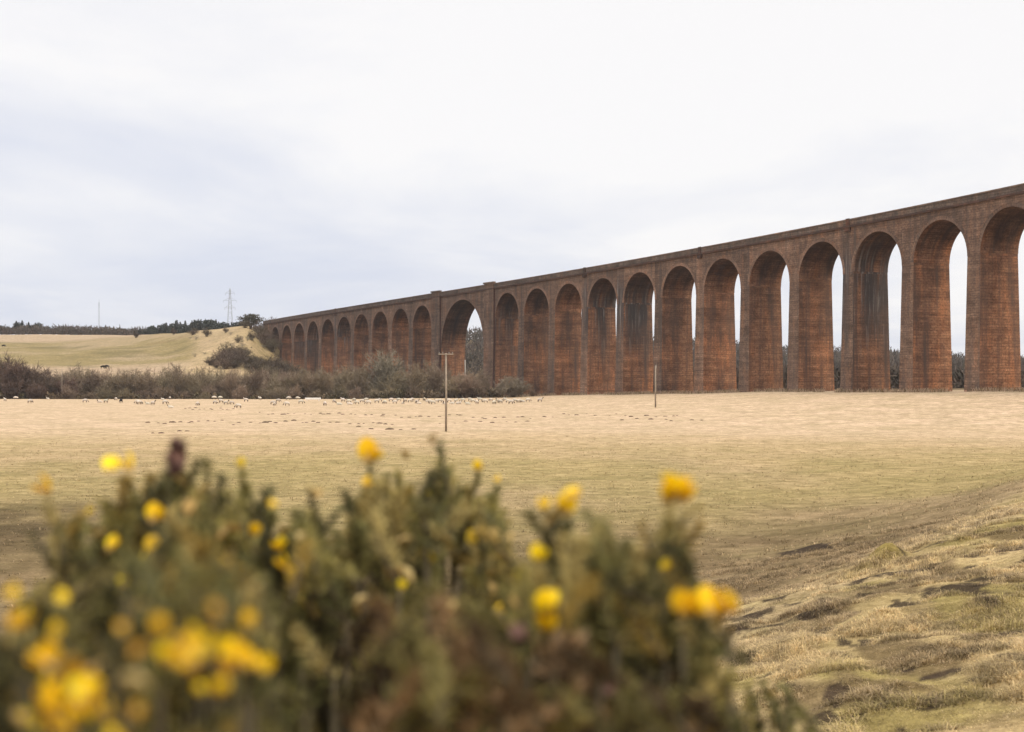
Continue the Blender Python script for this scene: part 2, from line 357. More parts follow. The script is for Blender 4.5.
def height(X, Y):
    X = np.asarray(X, float); Y = np.asarray(Y, float)
    z = far_height(X, Y)+np.where(Y < 120, bank_height(X, np.minimum(Y, 120)), 0)*(1-sst(95, 120, Y))
    far = sst(420, 520, Y)
    z = z+far*2.2*(fbm(X/60, Y/60, 5)-.5)+.12*(fbm(X/9, Y/9, 8)-.5)*sst(25, 60, Y)
    return z
def gz(x, y): return float(height(np.array([x]), np.array([y]))[0])

STRAW = np.array([.42, .31, .185]); PALE = np.array([.472, .355, .25]); OLIVE = np.array([.315, .245, .115]); GREEN = np.array([.25, .2, .095])
BROWN = np.array([.18, .125, .065]); SOIL = np.array([.055, .036, .024])
def P0X(Y): return -1.5+(431-Y)*.51          # the viaduct's line
def ground_col(X, Y, under=False):
    X = np.asarray(X, float); Y = np.asarray(Y, float)
    n1 = fbm(X/14, Y/22, 31); n2 = fbm(X/45, Y/60, 37); n3 = fbm(X/3.5, Y/5, 41)
    lp = lambda a, b, w: a+(b-a)*w[..., None]
    c = np.broadcast_to(STRAW, X.shape+(3,)).copy()
    c = lp(c, PALE, sst(95, 170, Y+40*(n1-.5)))
    midg = sst(28, 50, Y)*(1-sst(75, 150, Y+50*(n2-.5)))
    c = lp(c, OLIVE*1.15, midg*(.25+.75*sst(.38, .62, n1*.55+n2*.45)))
    near = 1-sst(34, 64, Y+14*(n1-.5)-X*.3)
    d = bank_d(X, Y)
    c = lp(c, BROWN*1.05, near*(1-sst(-3.5, -.5, d))*(.5+.5*sst(.4, .6, n1*.4+n3*.6)))
    onb = sst(-2.2, .2, d)*(1-sst(60, 90, Y))
    c = lp(c, np.array([.52, .395, .2]), onb*.92)
    c = lp(c, np.array([.33, .265, .09]), onb*sst(.48, .62, fbm(X/.9, Y/1.8, 57))*.75)
    c = lp(c, BROWN*1.05, onb*sst(.54, .66, fbm(X/.8, Y/1.7, 63))*.8)
    dk = ((X+19)/6)**2+((Y-50)/12)**2
    c = lp(c, BROWN*.72, .92*np.exp(-dk**2)*(.5+.5*sst(.35, .55, n3*.6+n1*.4)))
    c = lp(c, np.array([.56, .43, .25]), .85*np.exp(-((d+.1)/.9)**2)*sst(.35, .55, n3)*(1-sst(60, 80, Y))*sst(9, 13, Y))  # sunlit crest painted in as a paler straw band
    hx_, hy_, hr_, _r, _h_ = HUMP[(885, 562)]; c = lp(c, np.array([.36, .28, .08]), .8*np.exp(-((X-hx_)/hr_)**2-((Y-hy_)/(1.4*hr_))**2))
    soil = sst(.65, .7, fbm(X/.35+9, Y/.8, 71, 4))*onb*sst(7, 9, Y)*.9
    for (cx, cy, rx, ry) in SCARP:
        q = ((X-cx)/rx)**2+((Y-cy)/ry)**2
        near_ = q < 6
        if near_.any():
            m_ = np.zeros_like(X); m_[near_] = sst(0, .3, np.exp(-q[near_])-.3-1.5*(fbm(X[near_]/.22, Y[near_]/.5, 77)-.5)); soil = np.maximum(soil, m_*.95)
    c = lp(c, SOIL, np.clip(soil, 0, 1)*(1-sst(70, 90, Y)))
    # hill across the valley: pale top field, green rolling pasture, pale foot, straw bank near the viaduct
    px = 512+F*X/np.maximum(Y, 20)
    hill = sst(500, 520, Y)
    c = lp(c, PALE*.76, hill)
    c = lp(c, np.array([.35, .262, .155])*(.76+.5*fbm(X/9, Y/14, 83))[..., None], hill*sst(165, 205, px)*(1-sst(300, 330, px))*.85)
    g = sst(545, 575, Y+14*(n2-.5))*(1-sst(815, 880, Y))*(1-sst(185, 205, px))
    fold = sst(.4, .62, fbm(X/26+Y/60, Y/48-X/70, 91))
    c = lp(c, np.array([.22, .172, .075]), g*(.45+.45*fold))
    c = lp(c, GREEN*.6, g*sst(.56, .66, fbm(X/40+Y/50, Y/75-X/90, 97))*.7)
    c = lp(c, np.array([.22, .17, .075]), sst(225, 262, px)*sst(540, 590, Y)*(1-sst(690, 720, Y))*(1-sst(300, 320, px))*.45)
    c = lp(c, BROWN*1.1, hill*np.exp(-((Y-862+6*(n1-.5)*4)/7)**2)*(1-sst(180, 200, px))*.6+hill*np.exp(-((Y-690)/5)**2)*sst(140, 150, px)*(1-sst(192, 202, px))*.6)
    c = lp(c, BROWN*.7, sst(398, 406, Y)*(1-sst(490, 515, Y))*(1-sst(470, 560, px))*.9)
    c = lp(c, BROWN*.6, sst(650, 800, Y)*sst(330, 420, px)*.85)
    c = lp(c, BROWN*.6, sst(12, 30, (X-P0X(Y)))*sst(230, 260, Y)*sst(560, 640, px)*.9)
    c = lp(c, BROWN*.7, sst(1020, 1050, Y)*(1-sst(330, 420, px))*.6)
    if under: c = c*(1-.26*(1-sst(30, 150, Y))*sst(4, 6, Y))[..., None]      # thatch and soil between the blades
    return np.clip(c, .01, .9)

uu = np.unique(np.concatenate([np.linspace(-2.6, -.5, 60), np.linspace(-.5, -.05, 170), np.linspace(-.05, .5, 420), np.linspace(.5, 2.6, 60)]))
yy = [-40.0]
while yy[-1] < 4000:
    y = yy[-1]
    yy.append(y+(4 if y < -4 else 1 if y < 3 else .09 if y < 26 else max(.12, .0105*y*(1 if y < 300 else .55 if y < 900 else 1.5))))
yy = np.array(yy)
UU, YY = np.meshgrid(uu, yy); XX = UU*np.maximum(YY+3, 3+.35*np.abs(YY)+12*(YY < 0))
ZZ = height(XX, YY); nr, nc = XX.shape
V = np.stack([XX, YY, ZZ], -1).reshape(-1, 3)
ii = np.arange(nr*nc).reshape(nr, nc)
Q = np.stack([ii[:-1, :-1], ii[:-1, 1:], ii[1:, 1:], ii[1:, :-1]], -1).reshape(-1, 4)
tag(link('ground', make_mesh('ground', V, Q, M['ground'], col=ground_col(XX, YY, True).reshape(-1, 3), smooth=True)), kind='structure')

# ------------------------------------------------------------------ viaduct
P0 = (-1.506556, 431.0262); TH = -1.0766; K1 = -.000108232; K2 = -1.758683e-6
SG = np.linspace(-420, 420, 3361); AG = TH+K1*np.clip(SG, -260, 225)+K2*np.clip(SG, -260, 225)**2
CX = np.concatenate([[0], np.cumsum(.5*(np.cos(AG[1:])+np.cos(AG[:-1]))*np.diff(SG))]); CY = np.concatenate([[0], np.cumsum(.5*(np.sin(AG[1:])+np.sin(AG[:-1]))*np.diff(SG))])
CX = CX-np.interp(0, SG, CX)+P0[0]; CY = CY-np.interp(0, SG, CY)+P0[1]
def crown(s): return EYE+26.41069+.01689913*s+1.835803e-5*s*s
def vp(s, d, z):
    a = np.interp(s, SG, AG); return (float(np.interp(s, SG, CX)-np.sin(a)*d), float(np.interp(s, SG, CY)+np.cos(a)*d), float(z))
DEP = 8.75; SPAN = 14.9; PIT = 18.3; GAP = 61.447; HP = 3.59
arches = [(PIT*i, SPAN) for i in range(14)] + [(-GAP-PIT*i, SPAN) for i in range(10)] + [(-GAP/2, 30.48)]
arches.sort()
VIA = thing('viaduct', vp(-30, DEP/2, 0), 'long red sandstone railway viaduct of tall round arches crossing the valley', 'viaduct')
VO = np.array(VIA.location)
class Stone:
    def __init__(s): s.V = []; s.Q = []; s.UV = []
    def quad(s, pts, uvs):
        b = len(s.V); s.V += [tuple(np.array(p)-VO) for p in pts]; s.Q.append(tuple(range(b, b+len(pts)))); s.UV += list(uvs)
    def add(s, name, mat, stain=0.0):
        o = link(name, make_mesh(name, s.V, s.Q, mat, uv=s.UV), VIA)
        o['stain'] = float(stain); return o
def block(st, s0, s1, d0, d1, z0, z1, n=1, zf=None, skip=()):
    """curved box; z0 and z1 may be functions of s"""
    f0 = z0 if callable(z0) else (lambda s: z0); f1 = z1 if callable(z1) else (lambda s: z1)
    for k in range(n):
        a = s0+(s1-s0)*k/n; b = s0+(s1-s0)*(k+1)/n
        A0, A1, B0, B1 = f0(a), f1(a), f0(b), f1(b)
        st.quad([vp(a, d0, A0), vp(b, d0, B0), vp(b, d0, B1), vp(a, d0, A1)], [(a, A0), (b, B0), (b, B1), (a, A1)])
        st.quad([vp(b, d1, B0), vp(a, d1, A0), vp(a, d1, A1), vp(b, d1, B1)], [(b+50, B0), (a+50, A0), (a+50, A1), (b+50, B1)])
        st.quad([vp(a, d0, A1), vp(b, d0, B1), vp(b, d1, B1), vp(a, d1, A1)], [(a, d0), (b, d0), (b, d1), (a, d1)])
        st.quad([vp(b, d0, B0), vp(a, d0, A0), vp(a, d1, A0), vp(b, d1, B0)], [(b, d0), (a, d0), (a, d1), (b, d1)])
    a, b = s0, s1
    st.quad([vp(a, d1, f0(a)), vp(a, d0, f0(a)), vp(a, d0, f1(a)), vp(a, d1, f1(a))], [(d1, f0(a)), (d0, f0(a)), (d0, f1(a)), (d1, f1(a))])
    st.quad([vp(b, d0, f0(b)), vp(b, d1, f0(b)), vp(b, d1, f1(b)), vp(b, d0, f1(b))], [(d0, f0(b)), (d1, f0(b)), (d1, f1(b)), (d0, f1(b))])

STAIN = {587: 1.0, 624: 1.0, 338: .9, 307: .8, 850: .95, 494: .6, 293: .6}
def stain_at(sv):
    q = vp(sv, 0, 0); px = 512+F*q[0]/q[1]; return max([v for k, v in STAIN.items() if abs(px-k) < 6] or [0.0])
TOP = 1.85                                  # spandrel top above the crown
for idx, (sc_, sp) in enumerate(arches):
    r = sp/2; zs = lambda s, r=r, sc_=sc_: crown(sc_)-r
    st = Stone(); n = 28
    ths = [math.pi*(1-k/n) for k in range(n+1)]; S = [sc_+r*math.cos(t) for t in ths]; Zb = [crown(sc_)-r+r*math.sin(t) for t in ths]
    arc = [r*(math.pi-t) for t in ths]
    for k in range(n):
        a, b, za, zb = S[k], S[k+1], Zb[k], Zb[k+1]; ta, tb = crown(a)+TOP, crown(b)+TOP
        st.quad([vp(a, 0, za), vp(b, 0, zb), vp(b, 0, tb), vp(a, 0, ta)], [(a, za), (b, zb), (b, tb), (a, ta)])
        st.quad([vp(b, DEP, zb), vp(a, DEP, za), vp(a, DEP, ta), vp(b, DEP, tb)], [(b, zb), (a, za), (a, ta), (b, tb)])
        st.quad([vp(a, 0, ta), vp(b, 0, tb), vp(b, DEP, tb), vp(a, DEP, ta)], [(a, 0), (b, 0), (b, DEP), (a, DEP)])
    sp_o = st.add('spandrel', M['face'])
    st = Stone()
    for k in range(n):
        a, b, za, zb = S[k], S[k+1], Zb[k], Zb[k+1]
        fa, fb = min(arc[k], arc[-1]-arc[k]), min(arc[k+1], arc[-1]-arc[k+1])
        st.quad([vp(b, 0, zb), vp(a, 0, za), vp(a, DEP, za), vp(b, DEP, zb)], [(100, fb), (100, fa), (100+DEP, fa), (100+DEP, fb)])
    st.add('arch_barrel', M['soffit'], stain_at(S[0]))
    # ring of dressed voussoirs standing slightly proud of both faces
    ro = r+.75
    for (d, dn) in ((-.06, 1), (DEP+.06, -1)):
        st = Stone()
        dd = 0 if dn == 1 else DEP
        for k in range(n):
            p = [(sc_+q*math.cos(t), crown(sc_)-r+q*math.sin(t)) for q, t in ((r, ths[k]), (r, ths[k+1]), (ro, ths[k+1]), (ro, ths[k]))]
            u = [(arc[k], 0), (arc[k+1], 0), (arc[k+1], .75), (arc[k], .75)]
            q4 = [vp(s, d, z) for s, z in p]
            if dn < 0: q4.reverse(); u.reverse()
            st.quad(q4, u)
            e = [vp(p[2][0], d, p[2][1]), vp(p[3][0], d, p[3][1]), vp(p[3][0], dd, p[3][1]), vp(p[2][0], dd, p[2][1])]
            st.quad(e[::-1] if dn > 0 else e, [(arc[k+1], 0), (arc[k], 0), (arc[k], .06), (arc[k+1], .06)])
            e = [vp(p[0][0], d, p[0][1]), vp(p[1][0], d, p[1][1]), vp(p[1][0], dd, p[1][1]), vp(p[0][0], dd, p[0][1])]
            st.quad(e[::-1] if dn > 0 else e, [(arc[k], 0), (arc[k+1], 0), (arc[k+1], .06), (arc[k], .06)])
        st.add('arch_ring', M['ring'])

BF, BS = .7/34, .42/34                      # batter per metre: across the faces, along the line
piers = []
for i in range(len(arches)-1):
    (s0, p0), (s1, p1) = arches[i], arches[i+1]
    piers.append((s0+p0/2, s1-p1/2, crown(s0)-p0/2, crown(s1)-p1/2))
for (a, b, za, zb) in piers:
    st = Stone(); mid = (a+b)/2; g = gz(*vp(mid, DEP/2, 0)[:2])-2.0
    px0 = 512+F*vp(b, 0, 0)[0]/vp(b, 0, 0)[1]
    zt = lambda s: crown(s)+TOP
    wide = b-a > 4
    lo = min(za, zb)
    def sec(z):
        h = max(0, lo-z); return (a-BS*h if not wide else a-BS*h, b+BS*h, -BF*h, DEP+BF*h)
    levels = list(np.linspace(g, lo, 7))
    for k in range(6):
        q0, q1 = sec(levels[k]), sec(levels[k+1]); z0, z1 = levels[k], levels[k+1]
        for (i0, j0, i1, j1, ax) in ((0, 2, 1, 2, 0), (1, 2, 1, 3, 1), (1, 3, 0, 3, 0), (0, 3, 0, 2, 1)):
            p = [vp(q0[i0], q0[j0], z0), vp(q0[i1], q0[j1], z0), vp(q1[i1], q1[j1], z1), vp(q1[i0], q1[j0], z1)]
            if ax == 0: u = [(q0[i0], z0), (q0[i1], z0), (q1[i1], z1), (q1[i0], z1)]
            else: u = [(q0[j0]+100, z0), (q0[j1]+100, z0), (q1[j1]+100, z1), (q1[j0]+100, z1)]
            st.quad(p, u)
    nfront = len(st.Q)
    if wide:                                  # the two broad piers flanking the river span rise higher on one side
        hi = max(za, zb)
        block(st, a, b, 0, DEP, lo, hi, 1)
    block(st, a, b, 0, DEP, max(za, zb) if wide else lo, zt, 2)
    me = make_mesh('pier', st.V, st.Q, [M['stone'], M['face']], uv=st.UV)
    # front and back masonry is weathered greyer than the reveals
    mi = []
    fd = np.array(vp(mid, -1, 0))-np.array(vp(mid, 0, 0))
    for p in me.polygons: mi.append(1 if abs(p.normal.dot(Vector(fd))) > .7 else 0)
    me.polygons.foreach_set('material_index', np.array(mi, np.int32))
    o = link('pier', me, VIA); stn = stain_at(b)
    o['stain'] = stn
    if wide:
        for q in (0, DEP):                    # raised pilaster running up through the parapet, with its refuge cap
            sg = -1 if q == 0 else 1
            st = Stone()
            d0, d1 = (q-.35, q) if sg < 0 else (q, q+.35)
            lv = [g, (g+lo)/2, lo, crown(mid)+HP+.15]
            for k in range(3):
                z0, z1 = lv[k], lv[k+1]; o0, o1 = BF*max(0, lo-z0), BF*max(0, lo-z1)
                f0_, f1_ = (d0-o0, d0-o1) if sg < 0 else (d1+o0, d1+o1); i0_, i1_ = (q+.3, q+.3) if sg < 0 else (q-.3, q-.3)
                u0, u1 = a+.9, b-.9
                st.quad([vp(u0, f0_, z0), vp(u1, f0_, z0), vp(u1, f1_, z1), vp(u0, f1_, z1)], [(u0, z0), (u1, z0), (u1, z1), (u0, z1)])
                for uu_ in (u0, u1): st.quad([vp(uu_, f0_, z0), vp(uu_, i0_, z0), vp(uu_, i1_, z1), vp(uu_, f1_, z1)], [(f0_, z0), (i0_, z0), (i1_, z1), (f1_, z1)])
            st.quad([vp(u0, f1_, z1), vp(u1, f1_, z1), vp(u1, i1_, z1), vp(u0, i1_, z1)], [(0, 0), (1, 0), (1, 1), (0, 1)])
            PIL = st.add('pilaster', M['face'])
            st = Stone(); block(st, a+.6, b-.6, (q-.6 if sg < 0 else q-.35), (q+.35 if sg < 0 else q+.6), lambda s: crown(mid)+HP+.14, lambda s: crown(mid)+HP+.55, 1)
            st.add('pilaster_cap', M['cope']).parent = PIL
        bf = Buf(); bf.tube([np.array(vp(b-.45, -.12, crown(b)+1.6))-VO, np.array(vp(b-.45, -.12-BF*2, crown(b)-15))-VO, np.array(vp(b-.3, -.5-.35, gz(*vp(b, 0, 0)[:2])))-VO], .17, 6)
        link('drainpipe_and_pale_edge', bf.mesh('drainpipe_and_pale_edge', M['iron']), VIA)
        if a < -GAP/2:
            bf = Buf(); bf.tube([np.array(vp(b+.25+BS*5, DEP-.2, lo-4))-VO, np.array(vp(b+.25+BS*14, DEP-.1, lo-16))-VO, np.array(vp(b+.3+BS*30, DEP+.1, g))-VO], .22, 6)
            link('drainpipe_and_pale_edge', bf.mesh('drainpipe_and_pale_edge', M['lime']), VIA)  # added tube standing for the pier's pale back edge, not a real pipe

SE0, SE1 = -GAP-PIT*9-SPAN/2, PIT*13+SPAN/2
st = Stone(); block(st, SE0-14, SE0, 0, DEP, 5, lambda s: crown(s)+TOP, 2); st.add('abutment', M['face'])
st = Stone(); block(st, SE1, SE1+12, 0, DEP, -1, lambda s: crown(s)+TOP, 2); st.add('abutment', M['face'])
A0, A1 = SE0-14, SE1+12; nseg = 150
st = Stone(); block(st, A0, A1, .45, DEP-.45, lambda s: crown(s)+TOP+.005, lambda s: crown(s)+TOP+.5, nseg); st.add('ballast', M['ballast'])
for q in (2.2, 3.65, 4.85, 6.3):
    st = Stone(); block(st, A0, A1, q-.04, q+.04, lambda s: crown(s)+TOP+.5, lambda s: crown(s)+TOP+.66, nseg); st.add('rail', M['rail'])
for sg in (0, 1):
    f = (lambda d: d) if not sg else (lambda d: DEP-d)
    srt = lambda u, v: (min(f(u), f(v)), max(f(u), f(v)))
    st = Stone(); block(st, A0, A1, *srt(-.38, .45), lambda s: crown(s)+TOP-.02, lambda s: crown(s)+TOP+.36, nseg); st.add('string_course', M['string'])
    st = Stone(); block(st, A0, A1, *srt(-.08, .42), lambda s: crown(s)+TOP+.36, lambda s: crown(s)+HP-.24, nseg); st.add('parapet', M['cope'])
    st = Stone(); block(st, A0, A1, *srt(-.2, .52), lambda s: crown(s)+HP-.24, lambda s: crown(s)+HP, nseg); st.add('coping', M['cope'])
    for sr in (PIT*5.5, PIT*8.5, -GAP-PIT*4.5, PIT*2.5):   # refuges: a thickened strip of parapet on a stepped corbel
        st = Stone(); block(st, sr-.55, sr+.55, *srt(-.26, -.082), lambda s: crown(s)+TOP+.363, lambda s: crown(s)+HP+.12, 1)
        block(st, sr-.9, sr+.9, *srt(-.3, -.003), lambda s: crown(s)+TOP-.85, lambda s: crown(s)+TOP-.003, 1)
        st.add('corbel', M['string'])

# ------------------------------------------------------------------ poles, pylon, mast, trough
def ground_at(px, py):
    Y = EYE*F/(py-HZ)
    for _ in range(6):
        X = (px-512)/F*Y; Y = (EYE-gz(X, Y))*F/(py-HZ)
    return (px-512)/F*Y, Y, gz((px-512)/F*Y, Y)

x, y, z = ground_at(446, 431.5)
PT = thing('utility_pole', (x, y, z), 'tall weathered wooden pole with a flat crossarm, in front of the big arch', 'utility pole', 'wooden poles crossing the field')
H = (431.5-353)/F*y
b = Buf(); b.tube([(0, 0, -.6), (.02, 0, H*.5), (0, 0, H)], [.125, .108, .09], 10); link('pole', b.mesh('pole', M['pole'], True), PT)
b = Buf(); b.quad_box((0, -.17, H-.12), (.78, .05, .055), .12); XA = link('crossarm', b.mesh('crossarm', M['pole']), PT)
for q in (-.68, -.32, .32, .68):
    b = Buf(); b.tube([(q, -.17+q*.12, H-.05), (q, -.17+q*.12, H+.06), (q, -.17+q*.12, H+.1)], [.035, .05, .03], 8); link('insulator', b.mesh('insulator', M['porcelain'], True), XA)
x, y, z = ground_at(655.5, 407.5)
P2 = thing('utility_pole', (x, y, z), 'slimmer bare wooden pole without crossarm, farther off before the viaduct piers', 'utility pole', 'wooden poles crossing the field')
H2 = (407.5-365.5)/F*y
b = Buf(); b.tube([(0, 0, -.6), (0, .02, H2*.5), (0, 0, H2)], [.15, .13, .1], 10); link('pole', b.mesh('pole', M['pole'], True), P2)
b = Buf(); b.tube([(.12, 0, H2-.5), (.12, 0, H2-.1), (.1, 0, H2+.15)], [.05, .06, .04], 8); link('insulator', b.mesh('insulator', M['porcelain'], True), P2)
Yp = 412; pc = at(62, 389, Yp)
P3 = thing('slim_pole', (pc[0], Yp, gz(pc[0], Yp)), 'thin pale pole standing among the dark scrub at the field edge', 'pole')
b = Buf(); b.tube([(0, 0, -.5), (0, 0, at(62, 368.5, Yp)[2]-gz(pc[0], Yp))], [.1, .07], 8); link('post', b.mesh('post', M['pole'], True), P3)

Yq = 1420; pc = at(230, 300, Yq); pz = gz(pc[0], Yq)
PY = thing('pylon', (pc[0], Yq, pz), 'grey steel lattice power pylon rising behind the hill crest', 'pylon')
HT = at(230, 288, Yq)[2]-pz
wid = lambda t: 3.3*(1-t)**1.25+.45
for sx, sy in ((1, 1), (1, -1), (-1, 1), (-1, -1)):
    b = Buf(); b.tube([(sx*wid(t), sy*wid(t), HT*t) for t in np.linspace(0, .97, 9)], .13, 4); link('tower_leg', b.mesh('tower_leg', M['steel']), PY)
b = Buf(); tt = np.linspace(0, .95, 11)
for k in range(10):
    for ax in (0, 1):
        for s1 in (-1, 1):
            for s2 in (-1, 1):
                p = [0, 0, HT*tt[k]]; q = [0, 0, HT*tt[k+1]]
                p[ax] = s2*wid(tt[k]); q[ax] = -s2*wid(tt[k+1]); p[1-ax] = s1*wid(tt[k]); q[1-ax] = s1*wid(tt[k+1]); b.tube([p, q], .055, 3)
link('bracing', b.mesh('bracing', M['steel']), PY)
for t, w in ((.62, 5.2), (.76, 6.4), (.9, 4.6)):
    b = Buf()
    for s in (-1, 1):
        for sy in (-1, 1):
            b.tube([(s*wid(t), sy*wid(t), HT*t), (s*w, 0, HT*t)], .09, 4); b.tube([(s*wid(t+.05), sy*wid(t+.05), HT*(t+.05)), (s*w, 0, HT*t)], .07, 4)
        b.tube([(s*w, 0, HT*t), (s*w, 0, HT*t-2)], .12, 5)
    link('crossarm', b.mesh('crossarm', M['steel']), PY)
b = Buf(); b.tube([(0, 0, HT*.95), (0, 0, HT)], .3, 4); link('peak', b.mesh('peak', M['steel']), PY)

Ym = 1750; pc = at(99, 320, Ym); pz = gz(pc[0], Ym); HM = at(99, 302, Ym)[2]-pz
MA = thing('radio_mast', (pc[0], Ym, pz), 'very thin pale radio mast standing far beyond the ridge of trees', 'mast')
b = Buf()
for k in range(3):
    an = k*2.094; b.tube([(.5*math.cos(an), .5*math.sin(an), 0), (.4*math.cos(an), .4*math.sin(an), HM)], .11, 5)
for k in range(24):
    for q in range(3):
        a0, a1 = q*2.094, (q+1)*2.094; b.tube([(.48*math.cos(a0), .48*math.sin(a0), HM*k/24), (.48*math.cos(a1), .48*math.sin(a1), HM*(k+1)/24)], .05, 3)
link('lattice', b.mesh('lattice', M['steel']), MA)
b = Buf(); b.tube([(0, 0, HM*.9), (0, 0, HM*1.05)], .12, 5); link('aerial', b.mesh('aerial', M['steel']), MA)

x, y, z = ground_at(313, 401)
TR = thing('feed_trough', (x, y, z), 'long white feed trough on the field edge between sheep', 'trough')
b = Buf(); b.quad_box((0, 0, .42), (1.9, .38, .04)); b.quad_box((0, -.4, .62), (1.95, .025, .22)); b.quad_box((0, .4, .62), (1.95, .025, .22)); b.quad_box((-1.925, 0, .62), (.025, .375, .215)); b.quad_box((1.925, 0, .62), (.025, .375, .215))
link('basin', b.mesh('basin', M['trough']), TR)
for s in (-1.5, 1.5):
    b = Buf(); b.quad_box((s, -.28, .19), (.05, .05, .19)); b.quad_box((s, .28, .19), (.05, .05, .19)); b.quad_box((s, 0, .12), (.04, .23, .04)); link('trestle', b.mesh('trestle', M['trough']), TR)
b = Buf(); b.quad_box((0, 0, .52), (1.86, .35, .05)); link('feed', b.mesh('feed', M['trough_in']), TR)

# ------------------------------------------------------------------ shrubs and trees
def strips(P0_, P1_, w0, w1):
    """tapered thin twigs, each a two-sided blade turned at random"""
    n = len(P0_); t = P1_-P0_; r = rng.normal(size=(n, 3)); s = np.cross(t, r); s /= np.linalg.norm(s, axis=1, keepdims=True)+1e-9
    w0 = np.broadcast_to(w0, n)[:, None]; w1 = np.broadcast_to(w1, n)[:, None]
    V = np.stack([P0_-s*w0, P0_+s*w0, P1_+s*w1, P1_-s*w1], 1).reshape(-1, 3); return V, np.arange(4*n).reshape(n, 4)

def bare_crown(n_main, n_sub, n_tw, spread, top, base_r, tw_len, tw_w, dome=1.0):
    """twiggy crown of unit height: main limbs from the base, side branches, then twigs"""
    A, B, W0, W1 = [], [], [], []
    for i in range(n_main):
        an = rng.uniform(0, 6.283); rr = spread*math.sqrt(rng.uniform(.02, 1)); hh = top*(1-.55*dome*(rr/spread)**2)*rng.uniform(.72, 1.05)
        p = np.array([base_r*rng.normal(), base_r*rng.normal(), 0]); e = np.array([rr*math.cos(an), rr*math.sin(an), hh]); m_ = (p+e)/2+np.array([0, 0, .08*hh])-np.array([e[0]-p[0], e[1]-p[1], 0])*.15
        pts = [p, (p+m_)/2+rng.normal(size=3)*.02, m_, (m_+e)/2+rng.normal(size=3)*.02, e]
        for k in range(4): A.append(pts[k]); B.append(pts[k+1]); W0.append(.0085*(1-k*.2)); W1.append(.0085*(1-(k+1)*.2))
        for j in range(n_sub):
            t = rng.uniform(.25, 1); f = t*4; k = min(int(f), 3); q = pts[k]+(pts[k+1]-pts[k])*(f-k)
            d = rng.normal(size=3); d[2] = abs(d[2])*.8+.35; d /= np.linalg.norm(d); e2 = q+d*rng.uniform(.1, .26)
            A.append(q); B.append(e2); W0.append(.0042); W1.append(.0025)
            for l in range(n_tw):
                q2 = q+(e2-q)*rng.uniform(.2, 1); d2 = d*.8+rng.normal(size=3)*.6; d2[2] += .25; d2 /= np.linalg.norm(d2)
                A.append(q2); B.append(q2+d2*tw_len*rng.uniform(.5, 1.3)); W0.append(tw_w); W1.append(tw_w*.4)
    return strips(np.array(A), np.array(B), np.array(W0), np.array(W1))

def trunk_buf(h, r, stems=1, spread=.1):
    b = Buf()
    for k in range(stems):
        an = 6.28*k/stems+.4; b.tube([(0, 0, -.06), (spread*.4*math.cos(an), spread*.4*math.sin(an), h*.5), (spread*math.cos(an), spread*math.sin(an), h)], [r, r*.75, r*.35], 6)
    return b

KINDS_ = {}
def kind(key, name, label, cat, group, crown_me, trunk_me):
    root = thing(name, (0, 0, 0), label, cat, group)
    link('crown', crown_me, root); link('trunk', trunk_me, root)
    KINDS_[key] = [root, False]
def plant(key, loc, s, rz=None, label=None):
    root, used = KINDS_[key]; rz = rng.uniform(0, 6.28) if rz is None else rz
    if not used:
        KINDS_[key][1] = True; root.location = [float(v) for v in loc]; root.scale = s if isinstance(s, tuple) else (s,)*3; root.rotation_euler = (0, 0, rz); o = root
    else: o = copy_thing(root, loc, rz, s)
    if label: o['label'] = label; 
    return o
def cm(nm, mat, *a, **k):
    V_, Q_ = bare_crown(*a, **k); return make_mesh(nm, V_, Q_, mat)
for i in range(3):
    kind('scrub%d' % i, 'bare_shrub', 'leafless grey brown shrub in the scrub belt along the field edge', 'shrub', 'bare shrubs along the field edge',
         cm('crown', M['twig'], 38, 10, 9, .42, .95, .06, .15, .0036), trunk_buf(.35, .02, 4, .12).mesh('trunk', M['bark'], True))
for i in range(2):
    kind('tall%d' % i, 'bare_tree', 'slim leafless tree rising above the scrub along the field edge', 'tree', 'slim bare trees in the scrub belt',
         cm('crown', M['twig'], 20, 11, 9, .24, 1.0, .02, .13, .0034, .6), trunk_buf(.75, .016, 1, .02).mesh('trunk', M['bark'], True))
    kind('red%d' % i, 'bare_shrub', 'dark red brown leafless shrub in the thicket at the left frame edge', 'shrub', 'red brown shrubs of the left thicket',
         cm('crown', M['twig_red'], 40, 11, 10, .5, .92, .06, .13, .0045), trunk_buf(.35, .02, 4, .12).mesh('trunk', M['bark'], True))
    kind('gors%d' % i, 'hillside_bush', 'dark brown bush in the clump at the foot of the straw coloured bank', 'bush', 'dark bushes at the foot of the bank',
         cm('crown', M['twig_hill'], 30, 9, 8, .55, .85, .1, .12, .0042), trunk_buf(.25, .02, 4, .12).mesh('trunk', M['bark'], True))
kind('round0', 'bare_tree', 'large rounded grey leafless tree in front of the small viaduct arches', 'tree', None,
     cm('crown', M['twig_grey'], 46, 11, 9, .5, .97, .03, .12, .0042), trunk_buf(.4, .022, 3, .1).mesh('trunk', M['bark'], True))
kind('round1', 'bare_shrub', 'low domed grey green shrub by the broad pier right of the big arch', 'shrub', None,
     cm('crown', M['twig_grey'], 60, 11, 9, .78, .97, .2, .12, .0052), trunk_buf(.3, .022, 4, .2).mesh('trunk', M['bark'], True))

def pxplant(key, px, top, Y, label=None, sx=1.0, dz=-.2):
    X = (px-512)/F*Y; z = gz(X, Y)+dz; h = at(px, top, Y)[2]-z
    return plant(key, (X, Y, z), (h*sx, h*sx, h), label=label)
